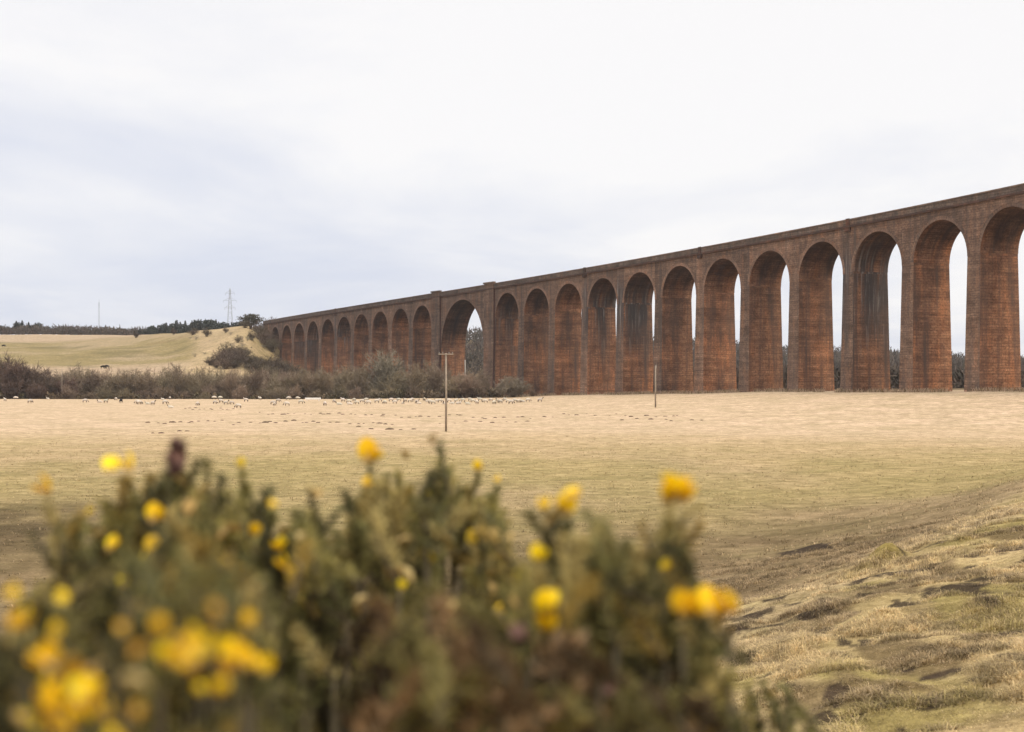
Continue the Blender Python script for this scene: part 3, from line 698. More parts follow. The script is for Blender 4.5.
# thicket at the left, then the belt along the river, then round the viaduct foot
for px, top, Y in ((-42, 352, 425), (-22, 350, 440), (-4, 352, 432), (8, 356, 418), (20, 356, 436), (30, 361, 422), (40, 364, 433), (50, 369, 418), (-12, 372, 411), (14, 378, 410), (36, 380, 410), (58, 373, 430), (66, 377, 418)):
    pxplant('red%d' % (rng.integers(2)), px, top+rng.uniform(-1, 2), Y)
px = 62.0
while px < 482:
    Y = rng.uniform(411, 436); top = 379+rng.uniform(-8, 7)+(3 if px > 280 else 0)+(-4 if px > 345 else 0)
    if 300 < px < 345: top += 3
    pxplant('scrub%d' % rng.integers(3), px, top, Y, sx=rng.uniform(.95, 1.35)); px += rng.uniform(6, 10)
for px in np.arange(70, 480, 19.0):
    pxplant('scrub%d' % rng.integers(3), px+rng.uniform(-4, 4), 387+rng.uniform(-3, 5), rng.uniform(407, 412), sx=rng.uniform(1.1, 1.6))
for px, top in ((76, 366), (86, 369), (92, 371), (107, 370), (127, 371), (133, 370), (150, 370), (166, 368), (173, 365), (180, 368), (190, 371), (212, 371), (250, 370), (255, 369), (290, 372), (335, 370), (348, 369), (353, 366), (428, 362), (436, 366), (140, 371), (160, 372), (197, 370), (205, 368), (222, 369), (232, 371), (263, 371), (275, 371), (283, 373), (300, 371), (310, 373), (320, 371), (342, 367), (362, 366), (415, 364), (445, 368), (118, 373), (100, 374)):
    pxplant('tall%d' % rng.integers(2), px, top, rng.uniform(412, 440))
for k in range(16): pxplant('tall%d' % rng.integers(2), rng.uniform(66, 478), rng.uniform(369, 377), rng.uniform(411, 438))
pxplant('round0', 388, 352.5, 428, sx=1.05)
pxplant('round1', 513, 376.5, 402, sx=1.3)
for px, top in ((455, 375), (466, 371), (476, 380), (533, 389), (546, 392)):
    pxplant('scrub%d' % rng.integers(3), px, top, 408, sx=1.3)
# bushes on the bank below the viaduct end
for px, base, top, Y in ((212, 371, 354, 540), (222, 371, 346, 548), (230, 371, 341, 556), (238, 371, 344, 548), (246, 372, 349, 540), (254, 372, 352, 545), (262, 373, 352, 540), (270, 374, 353, 540), (279, 374, 357, 540), (216, 373, 360, 530), (234, 374, 356, 528), (252, 375, 359, 526), (266, 376, 360, 526)):
    pxplant('gors%d' % rng.integers(2), px, top, Y, sx=1.3)
for k in range(44):
    px = rng.uniform(206, 290); Y = rng.uniform(522, 575); pxplant('gors%d' % rng.integers(2), px, 362-14*math.exp(-((px-238)/20)**2)+rng.uniform(-4, 5), Y, sx=rng.uniform(1.2, 1.8))
BL = [(207, 337, 326.5, 'round dark bush alone on the crest of the straw coloured bank'), (193, 335, 327.5, 'low ragged brown bush beside the round bush on the bank crest'),
      (238, 343, 334, 'small brown bush halfway up the straw coloured bank'), (252, 341, 330, 'upright dark bush near the top of the grassy slope by the viaduct end'),
      (226, 333, 326, 'thin pale bush on the bank crest right of the round bush'), (174, 333, 327, 'small dark shrub on the bank crest where the green pasture begins'),
      (136, 338, 330, 'dark scrubby bush at the dip where pasture meets bank')]
for px, base, top, lb in BL:
    Y = 640 if px > 215 else 690 if px > 180 else 760
    # settle on the slope at the base row
    for Yc in np.arange(520, 900, 2):
        if HZ-(gz((px-512)/F*Yc, Yc)-EYE)*F/Yc <= base: Y = Yc; break
    o = pxplant('gors0', px, top, Y, label=lb, sx=1.0 if px != 193 else 1.5)
    if 'group' in o: del o['group']
for k in range(9):
    px = rng.uniform(274, 292); pxplant('gors%d' % rng.integers(2), px, 352+(px-274)*.8+rng.uniform(0, 9), 575-rng.uniform(0, 30), sx=1.4)
kind('loose0', 'hillside_bush', 'small loose brown bush scattered over the straw coloured bank', 'bush', 'small bushes scattered over the bank',
     cm('crown', M['twig_grey'], 11, 6, 6, .6, .85, .15, .18, .006), trunk_buf(.25, .02, 3, .12).mesh('trunk', M['bark'], True))
for k in range(18):
    px = rng.uniform(180, 268); base = rng.uniform(332 if px > 225 else 338, 366)
    for Yc in np.arange(520, 900, 2):
        if HZ-(gz((px-512)/F*Yc, Yc)-EYE)*F/Yc <= base: break
    pxplant('loose0', px, base-rng.uniform(2, 5), Yc, sx=rng.uniform(1.2, 2.2))
for px, base, top in ((262, 330, 321), (266, 336, 325), (269, 342, 329), (272, 346, 334)):
    pxplant('gors1', px, top, 632-(px-262)*1.5, label='dark bush tight against the left end of the viaduct')['group'] = 'bushes against the viaduct end'

def conifer_mesh(dense):
    A, B, W0, W1 = [], [], [], []
    for k in range(dense):
        t = rng.uniform(.12, 1)**.9; an = rng.uniform(0, 6.283); r = .2*(1-t)**.8*rng.uniform(.6, 1.15)+.012
        p = np.array([0, 0, t]); e = np.array([r*math.cos(an), r*math.sin(an), t-.25*r+rng.uniform(-.01, .03)])
        A.append(p*.7+e*.3); B.append(e); W0.append(.03); W1.append(.008)
    return strips(np.array(A), np.array(B), np.array(W0), np.array(W1))
for i in range(3):
    V_, Q_ = conifer_mesh(420); kind('con%d' % i, 'conifer', 'dark conifer in the plantation along the far ridge', 'tree', 'conifers along the far ridge', make_mesh('crown', V_, Q_, M['conifer']), trunk_buf(.9, .014).mesh('trunk', M['bark'], True))
def leaf_clumps(n_cl, n_leaf, rx, rz, cz, size, flat=.6):
    A, B = [], []
    for k in range(n_cl):
        d = rng.normal(size=3); d /= np.linalg.norm(d); c = np.array([d[0]*rx, d[1]*rx, cz+d[2]*rz*flat])*np.array([1, 1, 1]); c[:2] *= rng.uniform(.3, 1)
        for l in range(n_leaf):
            q = c+rng.normal(size=3)*np.array([.07, .07, .035]); A.append(q); v = rng.normal(size=3); B.append(q+v/np.linalg.norm(v)*size)
    return strips(np.array(A), np.array(B), size*.35, size*.15)
for i in range(2):
    V_, Q_ = leaf_clumps(46, 16, .34, .6, .55, .085, .7); kind('ever%d' % i, 'evergreen_tree', 'rounded dark evergreen in the plantation along the far ridge', 'tree', 'rounded evergreens along the far ridge', make_mesh('crown', V_, Q_, M['conifer']), trunk_buf(.6, .03).mesh('trunk', M['bark'], True))
def ridge_row(x0, x1, n, tops, Y0, Y1):
    for k in range(n):
        px = x0+(x1-x0)*(k+rng.uniform(-.4, .4))/n; Y = rng.uniform(Y0, Y1); top = np.interp(px, [t[0] for t in tops], [t[1] for t in tops])+rng.uniform(-1.2, 5)
        
        if rng.uniform() < .55: pxplant('ever%d' % rng.integers(2), px, top+1, Y, sx=rng.uniform(.9, 1.5))
        else: pxplant('con%d' % rng.integers(3), px, top+.5, Y, sx=rng.uniform(1.2, 2.0))
ridge_row(-30, 45, 26, [(-30, 322), (0, 323.5), (18, 321), (28, 320.5), (45, 322.5)], 1030, 1080)
ridge_row(45, 135, 26, [(45, 326), (75, 328), (95, 328), (120, 325.5), (135, 327)], 1040, 1090)
ridge_row(135, 250, 60, [(135, 327), (160, 323), (175, 320.5), (195, 319.5), (215, 320), (235, 321), (250, 322)], 960, 1030)

V_, Q_ = leaf_clumps(90, 26, .62, .5, .62, .06)
kind('pine0', 'broad_tree', 'broad dark windswept tree on the hilltop beside the left end of the viaduct', 'tree', None, make_mesh('crown', V_, Q_, M['pine']), trunk_buf(.8, .04, 3, .2).mesh('trunk', M['bark'], True))
pxplant('pine0', 251, 313.5, 655, sx=1.3)
pxplant('gors1', 245, 318, 650, label='low brown bush under the broad windswept hilltop tree', sx=1.6).pop('group')
pxplant('gors0', 258, 319.5, 650, label='ragged bush between the broad hilltop tree and the viaduct parapet', sx=1.3).pop('group')
pxplant('gors0', 273, 316, 668, label='bush top showing above the far end of the viaduct parapet', sx=1.0).pop('group')

# far wooded slopes: a mass nobody could count
def far_wood(n, rx, ry, tall, colr):
    A, B, W, C = [], [], [], []
    k = 0
    while k < n:
        px = rng.uniform(*rx); Y = rng.uniform(*ry); X = (px-512)/F*Y
        z = gz(X, Y); h = tall*rng.uniform(.6, 1.2); cc = colr[rng.integers(len(colr))]*rng.uniform(.85, 1.15); wr = h*rng.uniform(.25, .42)
        for l in range(34):
            q = np.array([X, Y, z])+np.array([rng.normal()*wr, rng.normal()*wr, h*rng.uniform(.1, .85)]); v = rng.normal(size=3)*.6+np.array([0, 0, .8])
            A.append(q); B.append(q+v*h*.2); W.append(.22+.018*h); C += [cc*rng.uniform(.85, 1.15)]*4
        k += 1
    V, Q = strips(np.array(A), np.array(B), np.array(W), np.array(W)*.4); return V, Q, np.array(C)
BR = [np.array([.085, .062, .05]), np.array([.075, .06, .047]), np.array([.1, .078, .06]), np.array([.065, .056, .043])]
V_, Q_, C_ = far_wood(2600, (400, 1130), (700, 1180), 9.0, BR)
Va, Qa, Ca = far_wood(500, (770, 1120), (345, 470), 5.5, BR); Vb, Qb, Cb = far_wood(350, (600, 800), (420, 520), 6.5, BR)
Q_ = np.concatenate([Q_, Qa+len(V_), Qb+len(V_)+len(Va)]); V_ = np.concatenate([V_, Va, Vb]); C_ = np.concatenate([C_, Ca, Cb])
tag(link('far_wood', make_mesh('far_wood', V_, Q_, M['farwood'], col=C_)), 'brown leafless woodland covering the slope seen through the viaduct arches', 'woodland', kind='stuff')
V_, Q_, C_ = far_wood(700, (-60, 262), (1015, 1070), 6.0, BR)
tag(link('ridge_brush', make_mesh('ridge_brush', V_, Q_, M['farwood'], col=C_)), 'low brown brush along the ridge under the conifers', 'brush', kind='stuff')
V_, Q_, C_ = far_wood(900, (-50, 500), (407, 445), 2.6, [np.array([.1, .07, .05]), np.array([.15, .11, .07]), np.array([.09, .075, .045])])
tag(link('undergrowth', make_mesh('undergrowth', V_, Q_, M['farwood'], col=C_)), 'tangled brown undergrowth below the scrub belt at the field edge', 'undergrowth', kind='stuff')

# ------------------------------------------------------------------ sheep, cows
def animal_mesh(name, nodes, edges, mats, split, levels=1):
    """one continuous skin grown over a skeleton"""
    me = bpy.data.meshes.new(name+'_skeleton'); me.from_pydata([n[0] for n in nodes], edges, []); ob = bpy.data.objects.new('skeleton', me); COL.objects.link(ob)
    mod = ob.modifiers.new('s', 'SKIN'); mod.use_smooth_shade = True
    lay = me.skin_vertices[0].data if me.skin_vertices else None
    if lay is None:
        me.attributes  # noqa
    for i, n in enumerate(nodes): lay[i].radius = (n[1], n[2]); lay[i].use_root = (i == 0)
    sb = ob.modifiers.new('u', 'SUBSURF'); sb.levels = levels; sb.render_levels = levels
    dg = bpy.context.evaluated_depsgraph_get(); out = bpy.data.meshes.new_from_object(ob.evaluated_get(dg)); out.name = name
    bpy.data.objects.remove(ob)
    out.materials.clear()
    for m in mats: out.materials.append(m)
    for p in out.polygons: p.material_index = split(p.center); p.use_smooth = True
    return out
def quadruped(pose, s=1.0):
    L = .5; h = .62
    if pose == 'lying': h = .3
    N_ = [((-.38, 0, h), .2, .2), ((-.1, 0, h+.02), .25, .25), ((.18, 0, h), .24, .23), ((.4, 0, h+.03), .17, .17)]
    E_ = [(0, 1), (1, 2), (2, 3)]
    if pose == 'grazing': hd = [((.58, 0, h-.12), .1, .1), ((.72, .02, h-.34), .085, .08), ((.8, .03, h-.5), .05, .055)]
    elif pose == 'lying': hd = [((.54, 0, h+.18), .11, .11), ((.62, .03, h+.34), .085, .09), ((.76, .05, h+.3), .05, .055)]
    else: hd = [((.54, 0, h+.18), .11, .1), ((.63, .03, h+.34), .085, .09), ((.78, .05, h+.3), .05, .055)]
    b = len(N_); N_ += hd; E_ += [(3, b), (b, b+1), (b+1, b+2)]
    for sy in (-1, 1):                                               # ears
        e = len(N_); N_.append(((hd[1][0][0]-.03, hd[1][0][1]+sy*.13, hd[1][0][2]+.05), .03, .02)); E_.append((b+1, e))
    t = len(N_); N_.append(((-.6, 0, h-.12), .05, .04)); E_.append((0, t))
    for (px_, par, hind) in ((-.36, 0, 1), (.3, 2, 0)):
        for sy in (-1, 1):
            e = len(N_); y = sy*.14
            if pose == 'lying': pts = [((px_+.06, sy*.2, .16), .07, .07), ((px_+.2, sy*.24, .06), .04, .04)]
            elif hind: pts = [((px_+.05, y, .42), .1, .09), ((px_-.07, y, .24), .045, .045), ((px_-.03, y, .02), .04, .035)]
            else: pts = [((px_+.0, y, .4), .08, .08), ((px_+.02, y, .22), .042, .042), ((px_+.01, y, .02), .038, .035)]
            N_ += pts; E_.append((par, e)); E_ += [(e+k, e+k+1) for k in range(len(pts)-1)]
    return N_, E_, hd
SHEEP = {}
for pose in ('grazing', 'standing', 'lying'):
    N_, E_, hd = quadruped(pose)
    hx = hd[1][0][0]-.06
    SHEEP[pose] = animal_mesh('sheep', N_, E_, [M['fleece'], M['dark_face']], lambda c, hx=hx, pose=pose: 1 if (c.x > hx or (c.z < .4 and pose != 'lying')) else 0)
N_, E_, hd = quadruped('standing'); BLACK = animal_mesh('sheep', N_, E_, [M['black_wool']], lambda c: 0)
N_, E_, hd = quadruped('grazing'); COW = animal_mesh('cow', [((n[0][0]*1.0, n[0][1]*.9, n[0][2]*1.05+.02), n[1]*.95, n[2]*.95) for n in N_], E_, [M['black_wool']], lambda c: 0)
LAB = {'grazing': 'pale sheep with dark face and legs grazing head down on the far field', 'standing': 'pale sheep with dark face standing head raised on the far field', 'lying': 'pale sheep lying down on the far field'}
spots = [(5, 401.5), (16, 399.6), (48, 399.5), (85, 402.5), (100, 402.8), (106, 403), (138, 403.8), (139.5, 404.6), (148, 404.6), (153, 405.2), (163, 400), (165, 404.2), (170, 399.4), (171, 408.2), (197.5, 405.7), (214, 399.4), (215, 404), (220.5, 399.2), (221, 403), (226, 404.6), (232, 404.6),
 (238.5, 408.2), (246, 401.8), (260, 400), (273, 404.6), (278, 402.2), (274.5, 406), (287, 405.8), (288.5, 400), (298, 399.8), (301, 403.8), (325, 405.8), (334, 403), (339.5, 405.2), (349, 403.2), (350, 405), (357, 404.2), (366, 401.2), (368.5, 404.4), (377, 403), (385, 404), (395, 403.8), (405, 402.2), (410, 402.4), (419, 404.2),
 (412, 401), (417, 403.6), (428, 402.3), (433, 404.3), (444, 404.4), (456, 401.2), (458.5, 404.2), (468, 404.8), (473, 402.4), (480, 401.6), (485.5, 402.8), (497, 402.3), (500.5, 403.5), (511, 404), (515, 402.4), (519, 402.8), (523, 402.3), (540, 402), (362, 402.6), (391, 401.6), (437, 401.4), (449, 402.6), (505, 401.4), (30, 403.2), (116, 400.4), (399, 401.4), (403, 404), (424, 401), (430, 403.4), (440, 402.6), (452, 404.4), (463, 402), (470, 401.2), (477, 404), (491, 401.4), (494, 404.2), (508, 402.6), (528, 401.8), (380, 401.6), (354, 401.4), (343, 402)]
for px, py in spots:
    x, y, z = ground_at(px, py); pose = rng.choice(['grazing', 'standing', 'lying'], p=[.62, .23, .15])
    o = link('sheep', SHEEP[pose], None, (x, y, z-.01), rng.choice([0, math.pi])+rng.normal()*.6, rng.uniform(.95, 1.18))
    tag(o, LAB[pose], 'sheep', {'grazing': 'sheep grazing on the far field', 'standing': 'sheep standing with heads up', 'lying': 'sheep lying on the far field'}[pose])
x, y, z = ground_at(121, 403); tag(link('sheep', BLACK, None, (x, y, z), 1.4, 1.15), 'single black sheep on the pale far field', 'sheep')
for px, py, r, lb in ((103, 369.6, .2, 'black cow grazing on the pale foot of the green hill, left of a pair'), (107, 369.2, 3, 'black cow grazing on the pale foot of the green hill, right of a pair'), (3.5, 347.5, .3, 'lone black cow high on the hillside at the left frame edge')):
    for Yc in np.arange(505, 900, 2):
        if HZ-(gz((px-512)/F*Yc, Yc)-EYE)*F/Yc <= py: break
    X = (px-512)/F*Yc; tag(link('cow', COW, None, (X, Yc, gz(X, Yc)), r, 1.75), lb, 'cow')

# mole hills in ragged rows
def mole_mesh(seed):
    b = bmesh.new(); bmesh.ops.create_icosphere(b, subdivisions=3, radius=1)
    for v in b.verts:
        n = float(fbm(np.array([v.co.x*2.3+seed*5]), np.array([v.co.y*2.3+v.co.z]), seed)[0]); f = .7+.6*n
        v.co = Vector((v.co.x*f, v.co.y*f, v.co.z*.42*f-.06))
    me = bpy.data.meshes.new('molehill'); b.to_mesh(me); b.free(); me.materials.append(M['soil']); me.polygons.foreach_set('use_smooth', np.ones(len(me.polygons), bool)); return me
MOLE = [mole_mesh(k) for k in range(4)]
rows = [((184, 408.8), (236, 409.6), 12), ((262, 414), (400, 415.2), 20), ((150, 423), (230, 420.5), 11), ((235, 424), (300, 421), 9), ((300, 421.5), (400, 424), 14), ((400, 417.5), (470, 416), 9), ((470, 418.5), (560, 417), 10), ((560, 414.5), (690, 416), 14), ((620, 420), (720, 419), 7), ((440, 423), (540, 421), 8), ((150, 433), (200, 431), 4), ((360, 428), (420, 430), 5)]
for (xa, ya), (xb, yb), n in rows:
    for k in range(n):
        t = (k+rng.uniform(-.5, .5))/n; px = xa+(xb-xa)*t; py = ya+(yb-ya)*t+rng.normal()*.7; x, y, z = ground_at(px, py); sz = rng.uniform(.12, .3)*(1 if rng.uniform() < .8 else 1.5)
        tag(link('molehill', MOLE[rng.integers(4)], None, (x, y, z), rng.uniform(0, 6), (sz*rng.uniform(1, 1.4), sz*1.1, sz*1.15)), 'small dark molehill in the ragged rows across the pale field', 'molehill', 'molehills in the pale field')

# ------------------------------------------------------------------ grass on the bank and near field
def blades(n, ux, yr, per, hgt, wid_, bias=1.0, keep=None):
    Yb = yr[0]+(yr[1]-yr[0])*rng.uniform(0, 1, n)**bias; Xb = rng.uniform(ux[0], ux[1], n)*Yb
    col = ground_col(Xb, Yb); lum = col.mean(1); ok = rng.uniform(0, 1, n) < np.clip((lum-.035)/.08, .12, 1)*(1-sst(80, 165, Yb))
    Xb, Yb, col = Xb[ok], Yb[ok], col[ok]; n = len(Xb)
    clump = fbm(Xb/.5, Yb/.5, 101, 3); hs = hgt*(.35+1.7*sst(.42, .72, clump))
    X = np.repeat(Xb, per)+rng.normal(size=n*per)*.035; Y = np.repeat(Yb, per)+rng.normal(size=n*per)*.035
    Z = height(X, Y); hh = np.repeat(hs, per)*rng.uniform(.5, 1.3, n*per); an = np.repeat(rng.uniform(0, 6.28, n), per)+rng.normal(size=n*per)*1.2
    lean = rng.uniform(.5, 1.6, n*per); dx, dy = np.cos(an), np.sin(an); sx, sy = -dy*wid_, dx*wid_
    p0 = np.stack([X, Y, Z-.01], 1); p1 = p0+np.stack([dx*lean*hh*.4, dy*lean*hh*.4, hh*.62], 1); p2 = p1+np.stack([dx*lean*hh*.7, dy*lean*hh*.7, hh*.3*(1.3-lean)], 1)
    s = np.stack([sx, sy, 0*sx], 1)
    V = np.stack([p0-s, p0+s, p1+s*.8, p1-s*.8, p2+s*.15, p2-s*.15], 1).reshape(-1, 3); k = np.arange(n*per)*6
    Q = np.stack([k, k+1, k+2, k+3, k+3, k+2, k+4, k+5], 1).reshape(-1, 4)
    # each blade dry straw, olive or brown
    cb = np.repeat(col, per, 0); pick = rng.uniform(0, 1, n*per)[:, None]
    cb = np.where(pick < .45, cb*1.1, np.where(pick < .72, cb*.35+STRAW*.75, np.where(pick < .9, cb*.5+OLIVE*.5, cb*.55+BROWN*.4)))*rng.uniform(.75, 1.2, (n*per, 1))*np.repeat(.62+.75*sst(.3, .7, fbm(Xb/.13, Yb/.13, 131, 2)), per)[:, None]
    return V, Q, np.repeat(cb, 6, 0)
parts = [blades(40000, (.0, .46), (6.5, 30), 5, .034, .0035, .9), blades(30000, (.0, .46), (6.5, 18), 10, .048, .0028, .8), blades(38000, (-.05, .43), (16, 38), 8, .052, .004, .8), blades(60000, (-.42, .42), (32, 165), 4, .06, .008, .9)]
def weeds(n):
    sv = rng.uniform(-20, 235, n); dv = -.6-np.abs(rng.normal(size=n))*.9; xy = np.array([vp(a_, d_, 0)[:2] for a_, d_ in zip(sv, dv)]); X, Y = xy[:, 0]+rng.normal(size=n)*.1, xy[:, 1]
    keepw = fbm(sv/2.5, sv*0, 7, 3) > .42; X, Y = X[keepw], Y[keepw]; n = len(X); Z = height(X, Y); h = rng.uniform(.25, 1.0, n); w = .035
    lean = rng.normal(size=(n, 2))*.25; p0 = np.stack([X, Y, Z-.05], 1); p1 = p0+np.stack([lean[:, 0]*h*.5, lean[:, 1]*h*.5, h*.6], 1); p2 = p1+np.stack([lean[:, 0]*h, lean[:, 1]*h, h*.4], 1); s_ = np.array([w, 0, 0])
    V = np.stack([p0-s_, p0+s_, p1+s_*.8, p1-s_*.8, p2+s_*.2, p2-s_*.2], 1).reshape(-1, 3); k = np.arange(n)*6; Q = np.stack([k, k+1, k+2, k+3, k+3, k+2, k+4, k+5], 1).reshape(-1, 4)
    c = np.where(rng.uniform(size=(n, 1)) < .6, PALE, np.where(rng.uniform(size=(n, 1)) < .5, OLIVE*.7, BROWN))*rng.uniform(.7, 1.15, (n, 1)); return V, Q, np.repeat(c, 6, 0)
parts.append(weeds(9000))
Vs, Qs, Cs, off = [], [], [], 0
for v, q, c in parts: Vs.append(v); Qs.append(q+off); Cs.append(c); off += len(v)
tag(link('grass', make_mesh('grass', np.concatenate(Vs), np.concatenate(Qs), M['grass'], col=np.clip(np.concatenate(Cs), .01, .9))), 'short dry winter grass on the bank and near field', 'grass', kind='stuff')

# ------------------------------------------------------------------ gorse in the foreground
def petal(pts_l, curl, tilt, rz):
    return pts_l
def flower_mesh(name, mat, openness=1.0):
    """pea flower: upright folded standard, two wings, a keel and a hairy calyx; about 18 mm long, points along +Y"""
    V, Q, MI = [], [], []
    def sheet(w, l, fold, bend, base, rot, m=0, n=4, k=5):
        b = len(V); ca, sa = math.cos(rot), math.sin(rot)
        for i in range(k+1):
            t = i/k; ww = w*math.sin(math.pi*min(1, .12+.78*t))**.7
            for j in range(n+1):
                u = j/n*2-1; x = u*ww; yv = t*l; zz = fold*abs(u)*ww+bend*t*t*l
                V.append((base[0]+x, base[1]+yv*ca-zz*sa, base[2]+yv*sa+zz*ca))
        for i in range(k):
            for j in range(n):
                p = b+i*(n+1)+j; Q.append((p, p+1, p+n+2, p+n+1)); MI.append(m)
    sheet(.0085, .0175, .35, -.18, (0, .004, .001), .85*openness, 0)                 # standard
    for s in (-1, 1): sheet(.0045, .015, .2*s, .12, (s*.0028, .004, 0), .1, 0)       # wings
    sheet(.0038, .0145, 1.1, .1, (0, .004, -.002), -.06, 0)                           # keel
    sheet(.0048, .009, -.5, .1, (0, -.001, .0015), .3, 1); sheet(.0048, .009, .5, .05, (0, -.001, -.001), -.15, 1)   # calyx lips
    V = np.array(V)*.78; V -= V.mean(0)
    return make_mesh(name, V, Q, [mat, M['bud']], midx=MI, smooth=True)
FL = [flower_mesh('flower', M['petal'], o) for o in (1.0, .65, 1.2)]; BUD = flower_mesh('bud', M['bud'], .15); DRY = flower_mesh('withered_flower', M['dry'], .3); DRY.materials[1] = M['dry']; OLD = flower_mesh('flower', M['petal_old'], .5)

G_OL = [np.array([.255, .215, .066]), np.array([.155, .135, .045]), np.array([.39, .31, .12]), np.array([.075, .068, .028]), np.array([.28, .19, .045]), np.array([.115, .11, .042]), np.array([.22, .2, .07])]
G_BR = [np.array([.2, .115, .05]), np.array([.12, .07, .03]), np.array([.32, .205, .105]), np.array([.08, .05, .024]), np.array([.2, .16, .05]), np.array([.15, .13, .045])]
G_OL = [c*1.22 for c in G_OL]; G_BR = [c*1.1 for c in G_BR]+[np.array([.24, .2, .07])]
class Gorse:
    def __init__(s, base, label):
        s.base = np.array(base, float); s.root = thing('gorse_bush', base, label, 'gorse bush', 'gorse bushes in the foreground')
        s.A = []; s.B = []; s.W = []; s.C = []; s.st = Buf(); s.forks = []
    def shoot(s, tip, length, pal, n_sp, sp_len=.015, lean=None, thin=1.0):
        tip = np.array(tip, float); d = rng.normal(size=3)*.28 if lean is None else np.array(lean, float); d[2] = 1; d /= np.linalg.norm(d)
        b0 = tip-d*length; side = rng.normal(size=3)*.06*length; mid = (tip+b0)/2+side
        tt = rng.uniform(0, 1, n_sp)**.8; P = (1-tt)[:, None]**2*b0+2*(tt*(1-tt))[:, None]*mid+tt[:, None]**2*tip
        T = 2*(1-tt)[:, None]*(mid-b0)+2*tt[:, None]*(tip-mid); T /= np.linalg.norm(T, axis=1, keepdims=True)
        R = rng.normal(size=(n_sp, 3)); R -= (R*T).sum(1, keepdims=True)*T; R /= np.linalg.norm(R, axis=1, keepdims=True)
        ln = sp_len*rng.uniform(.55, 1.3, n_sp)*(1.05-.45*tt); Dv = R*.85+T*rng.uniform(.25, .95, n_sp)[:, None]; Dv /= np.linalg.norm(Dv, axis=1, keepdims=True)
        s.A.append(P); s.B.append(P+Dv*ln[:, None]); s.W.append(np.full(n_sp, .00115*thin)*rng.uniform(.7, 1.5, n_sp))
        c0 = pal[rng.integers(len(pal))]; s.C.append(c0*rng.uniform(.7, 1.35, (n_sp, 1))*np.array([1, 1, 1]))
        s.st.tube([b0-s.base, mid-s.base, tip-s.base-d*.003], [.0024, .0019, .0008], 5)
        s.forks.append((b0, d))
        return b0, mid, tip
    def limbs(s, n_main=7):
        """woody limbs from the ground up to where the shoots begin"""
        for i in range(0, len(s.forks), 2):
            b0, d = s.forks[i]; r = b0-s.base; foot = np.array([r[0]*.22, r[1]*.22, 0])+rng.normal(size=3)*np.array([.05, .05, 0])
            m1 = foot*.45+r*.55+np.array([0, 0, -.12*abs(r[2])])*.4; s.st.tube([foot, foot*.75+m1*.25+rng.normal(size=3)*.02, m1, r*.8+m1*.2-np.array([0, 0, .02]), r], [.009, .0075, .005, .0034, .0022], 5)
    def finish(s):
        s.limbs()
        A = np.concatenate(s.A)-s.base; B = np.concatenate(s.B)-s.base; W = np.concatenate(s.W); C = np.concatenate(s.C)
        V, Q = strips(A, B, W, W*.25); V2, Q2 = strips(A, A+(B-A)*.8, W*.9, W*.2)
        V = np.concatenate([V, V2]); Q = np.concatenate([Q, Q2+len(A)*4]); C = np.repeat(np.concatenate([C, C]), 4, 0)
        link('spines', make_mesh('spines', V, Q, M['spine'], col=np.clip(C, .01, .8)), s.root)
        link('branches', s.st.mesh('branches', M['gstem'], True), s.root)
    def flower(s, px, py, Y, size=1.0, kind='f', n=1):
        for k in range(n):
            p = at(px, py, Y)+rng.normal(size=3)*(.0042 if n > 1 else 0)*np.array([1, 1, .6]); me = {'f': FL[rng.integers(3)], 'b': BUD, 'd': DRY, 'o': OLD}[kind]
            o = link(me.name.split('.')[0], me, s.root, p-s.base, rng.uniform(0, 6.28), size*rng.uniform(.85, 1.1)); o.rotation_euler[0] = rng.uniform(.1, 1.0)

outline_x = [-80, 0, 30, 45, 70, 100, 125, 150, 178, 200, 225, 242, 265, 290, 310, 330, 350, 371, 385, 400, 415, 440, 455, 478, 497, 512, 540, 566, 590, 615, 640, 660, 674, 690, 705, 718, 724]
outline_y = [560, 560, 545, 492, 525, 495, 474, 490, 446, 462, 480, 476, 500, 512, 494, 528, 500, 464, 480, 480, 490, 445, 468, 475, 492, 552, 546, 506, 515, 530, 545, 530, 500, 560, 615, 640, 732]
OUT = lambda px: float(np.interp(px, outline_x, outline_y))
def foot(px, Y, dx=0, dy=.15):
    x = (px-512)/F*Y+dx; return (x, Y+dy, gz(x, Y+dy)-.02)
BA = Gorse(foot(110, .85), 'nearest dense gorse bush with many blurred yellow flowers, low at the left')
BM = Gorse(foot(385, 1.5), 'middle gorse bush with upright spiny shoots and one yellow flower at the top')
BC = Gorse(foot(620, 1.1), 'right hand gorse bush with a large bright yellow flower pair on its right edge')
BD = Gorse(foot(540, .95, 0, -.02), 'dead brown gorse clump at the bottom centre before the greener bushes')
BE = Gorse(foot(770, 1.5), 'small low olive gorse sprig poking up at the bottom right of the bushes')
BF_ = Gorse(foot(205, 1.35), 'gorse bush behind the left one topped by a withered brown tip')

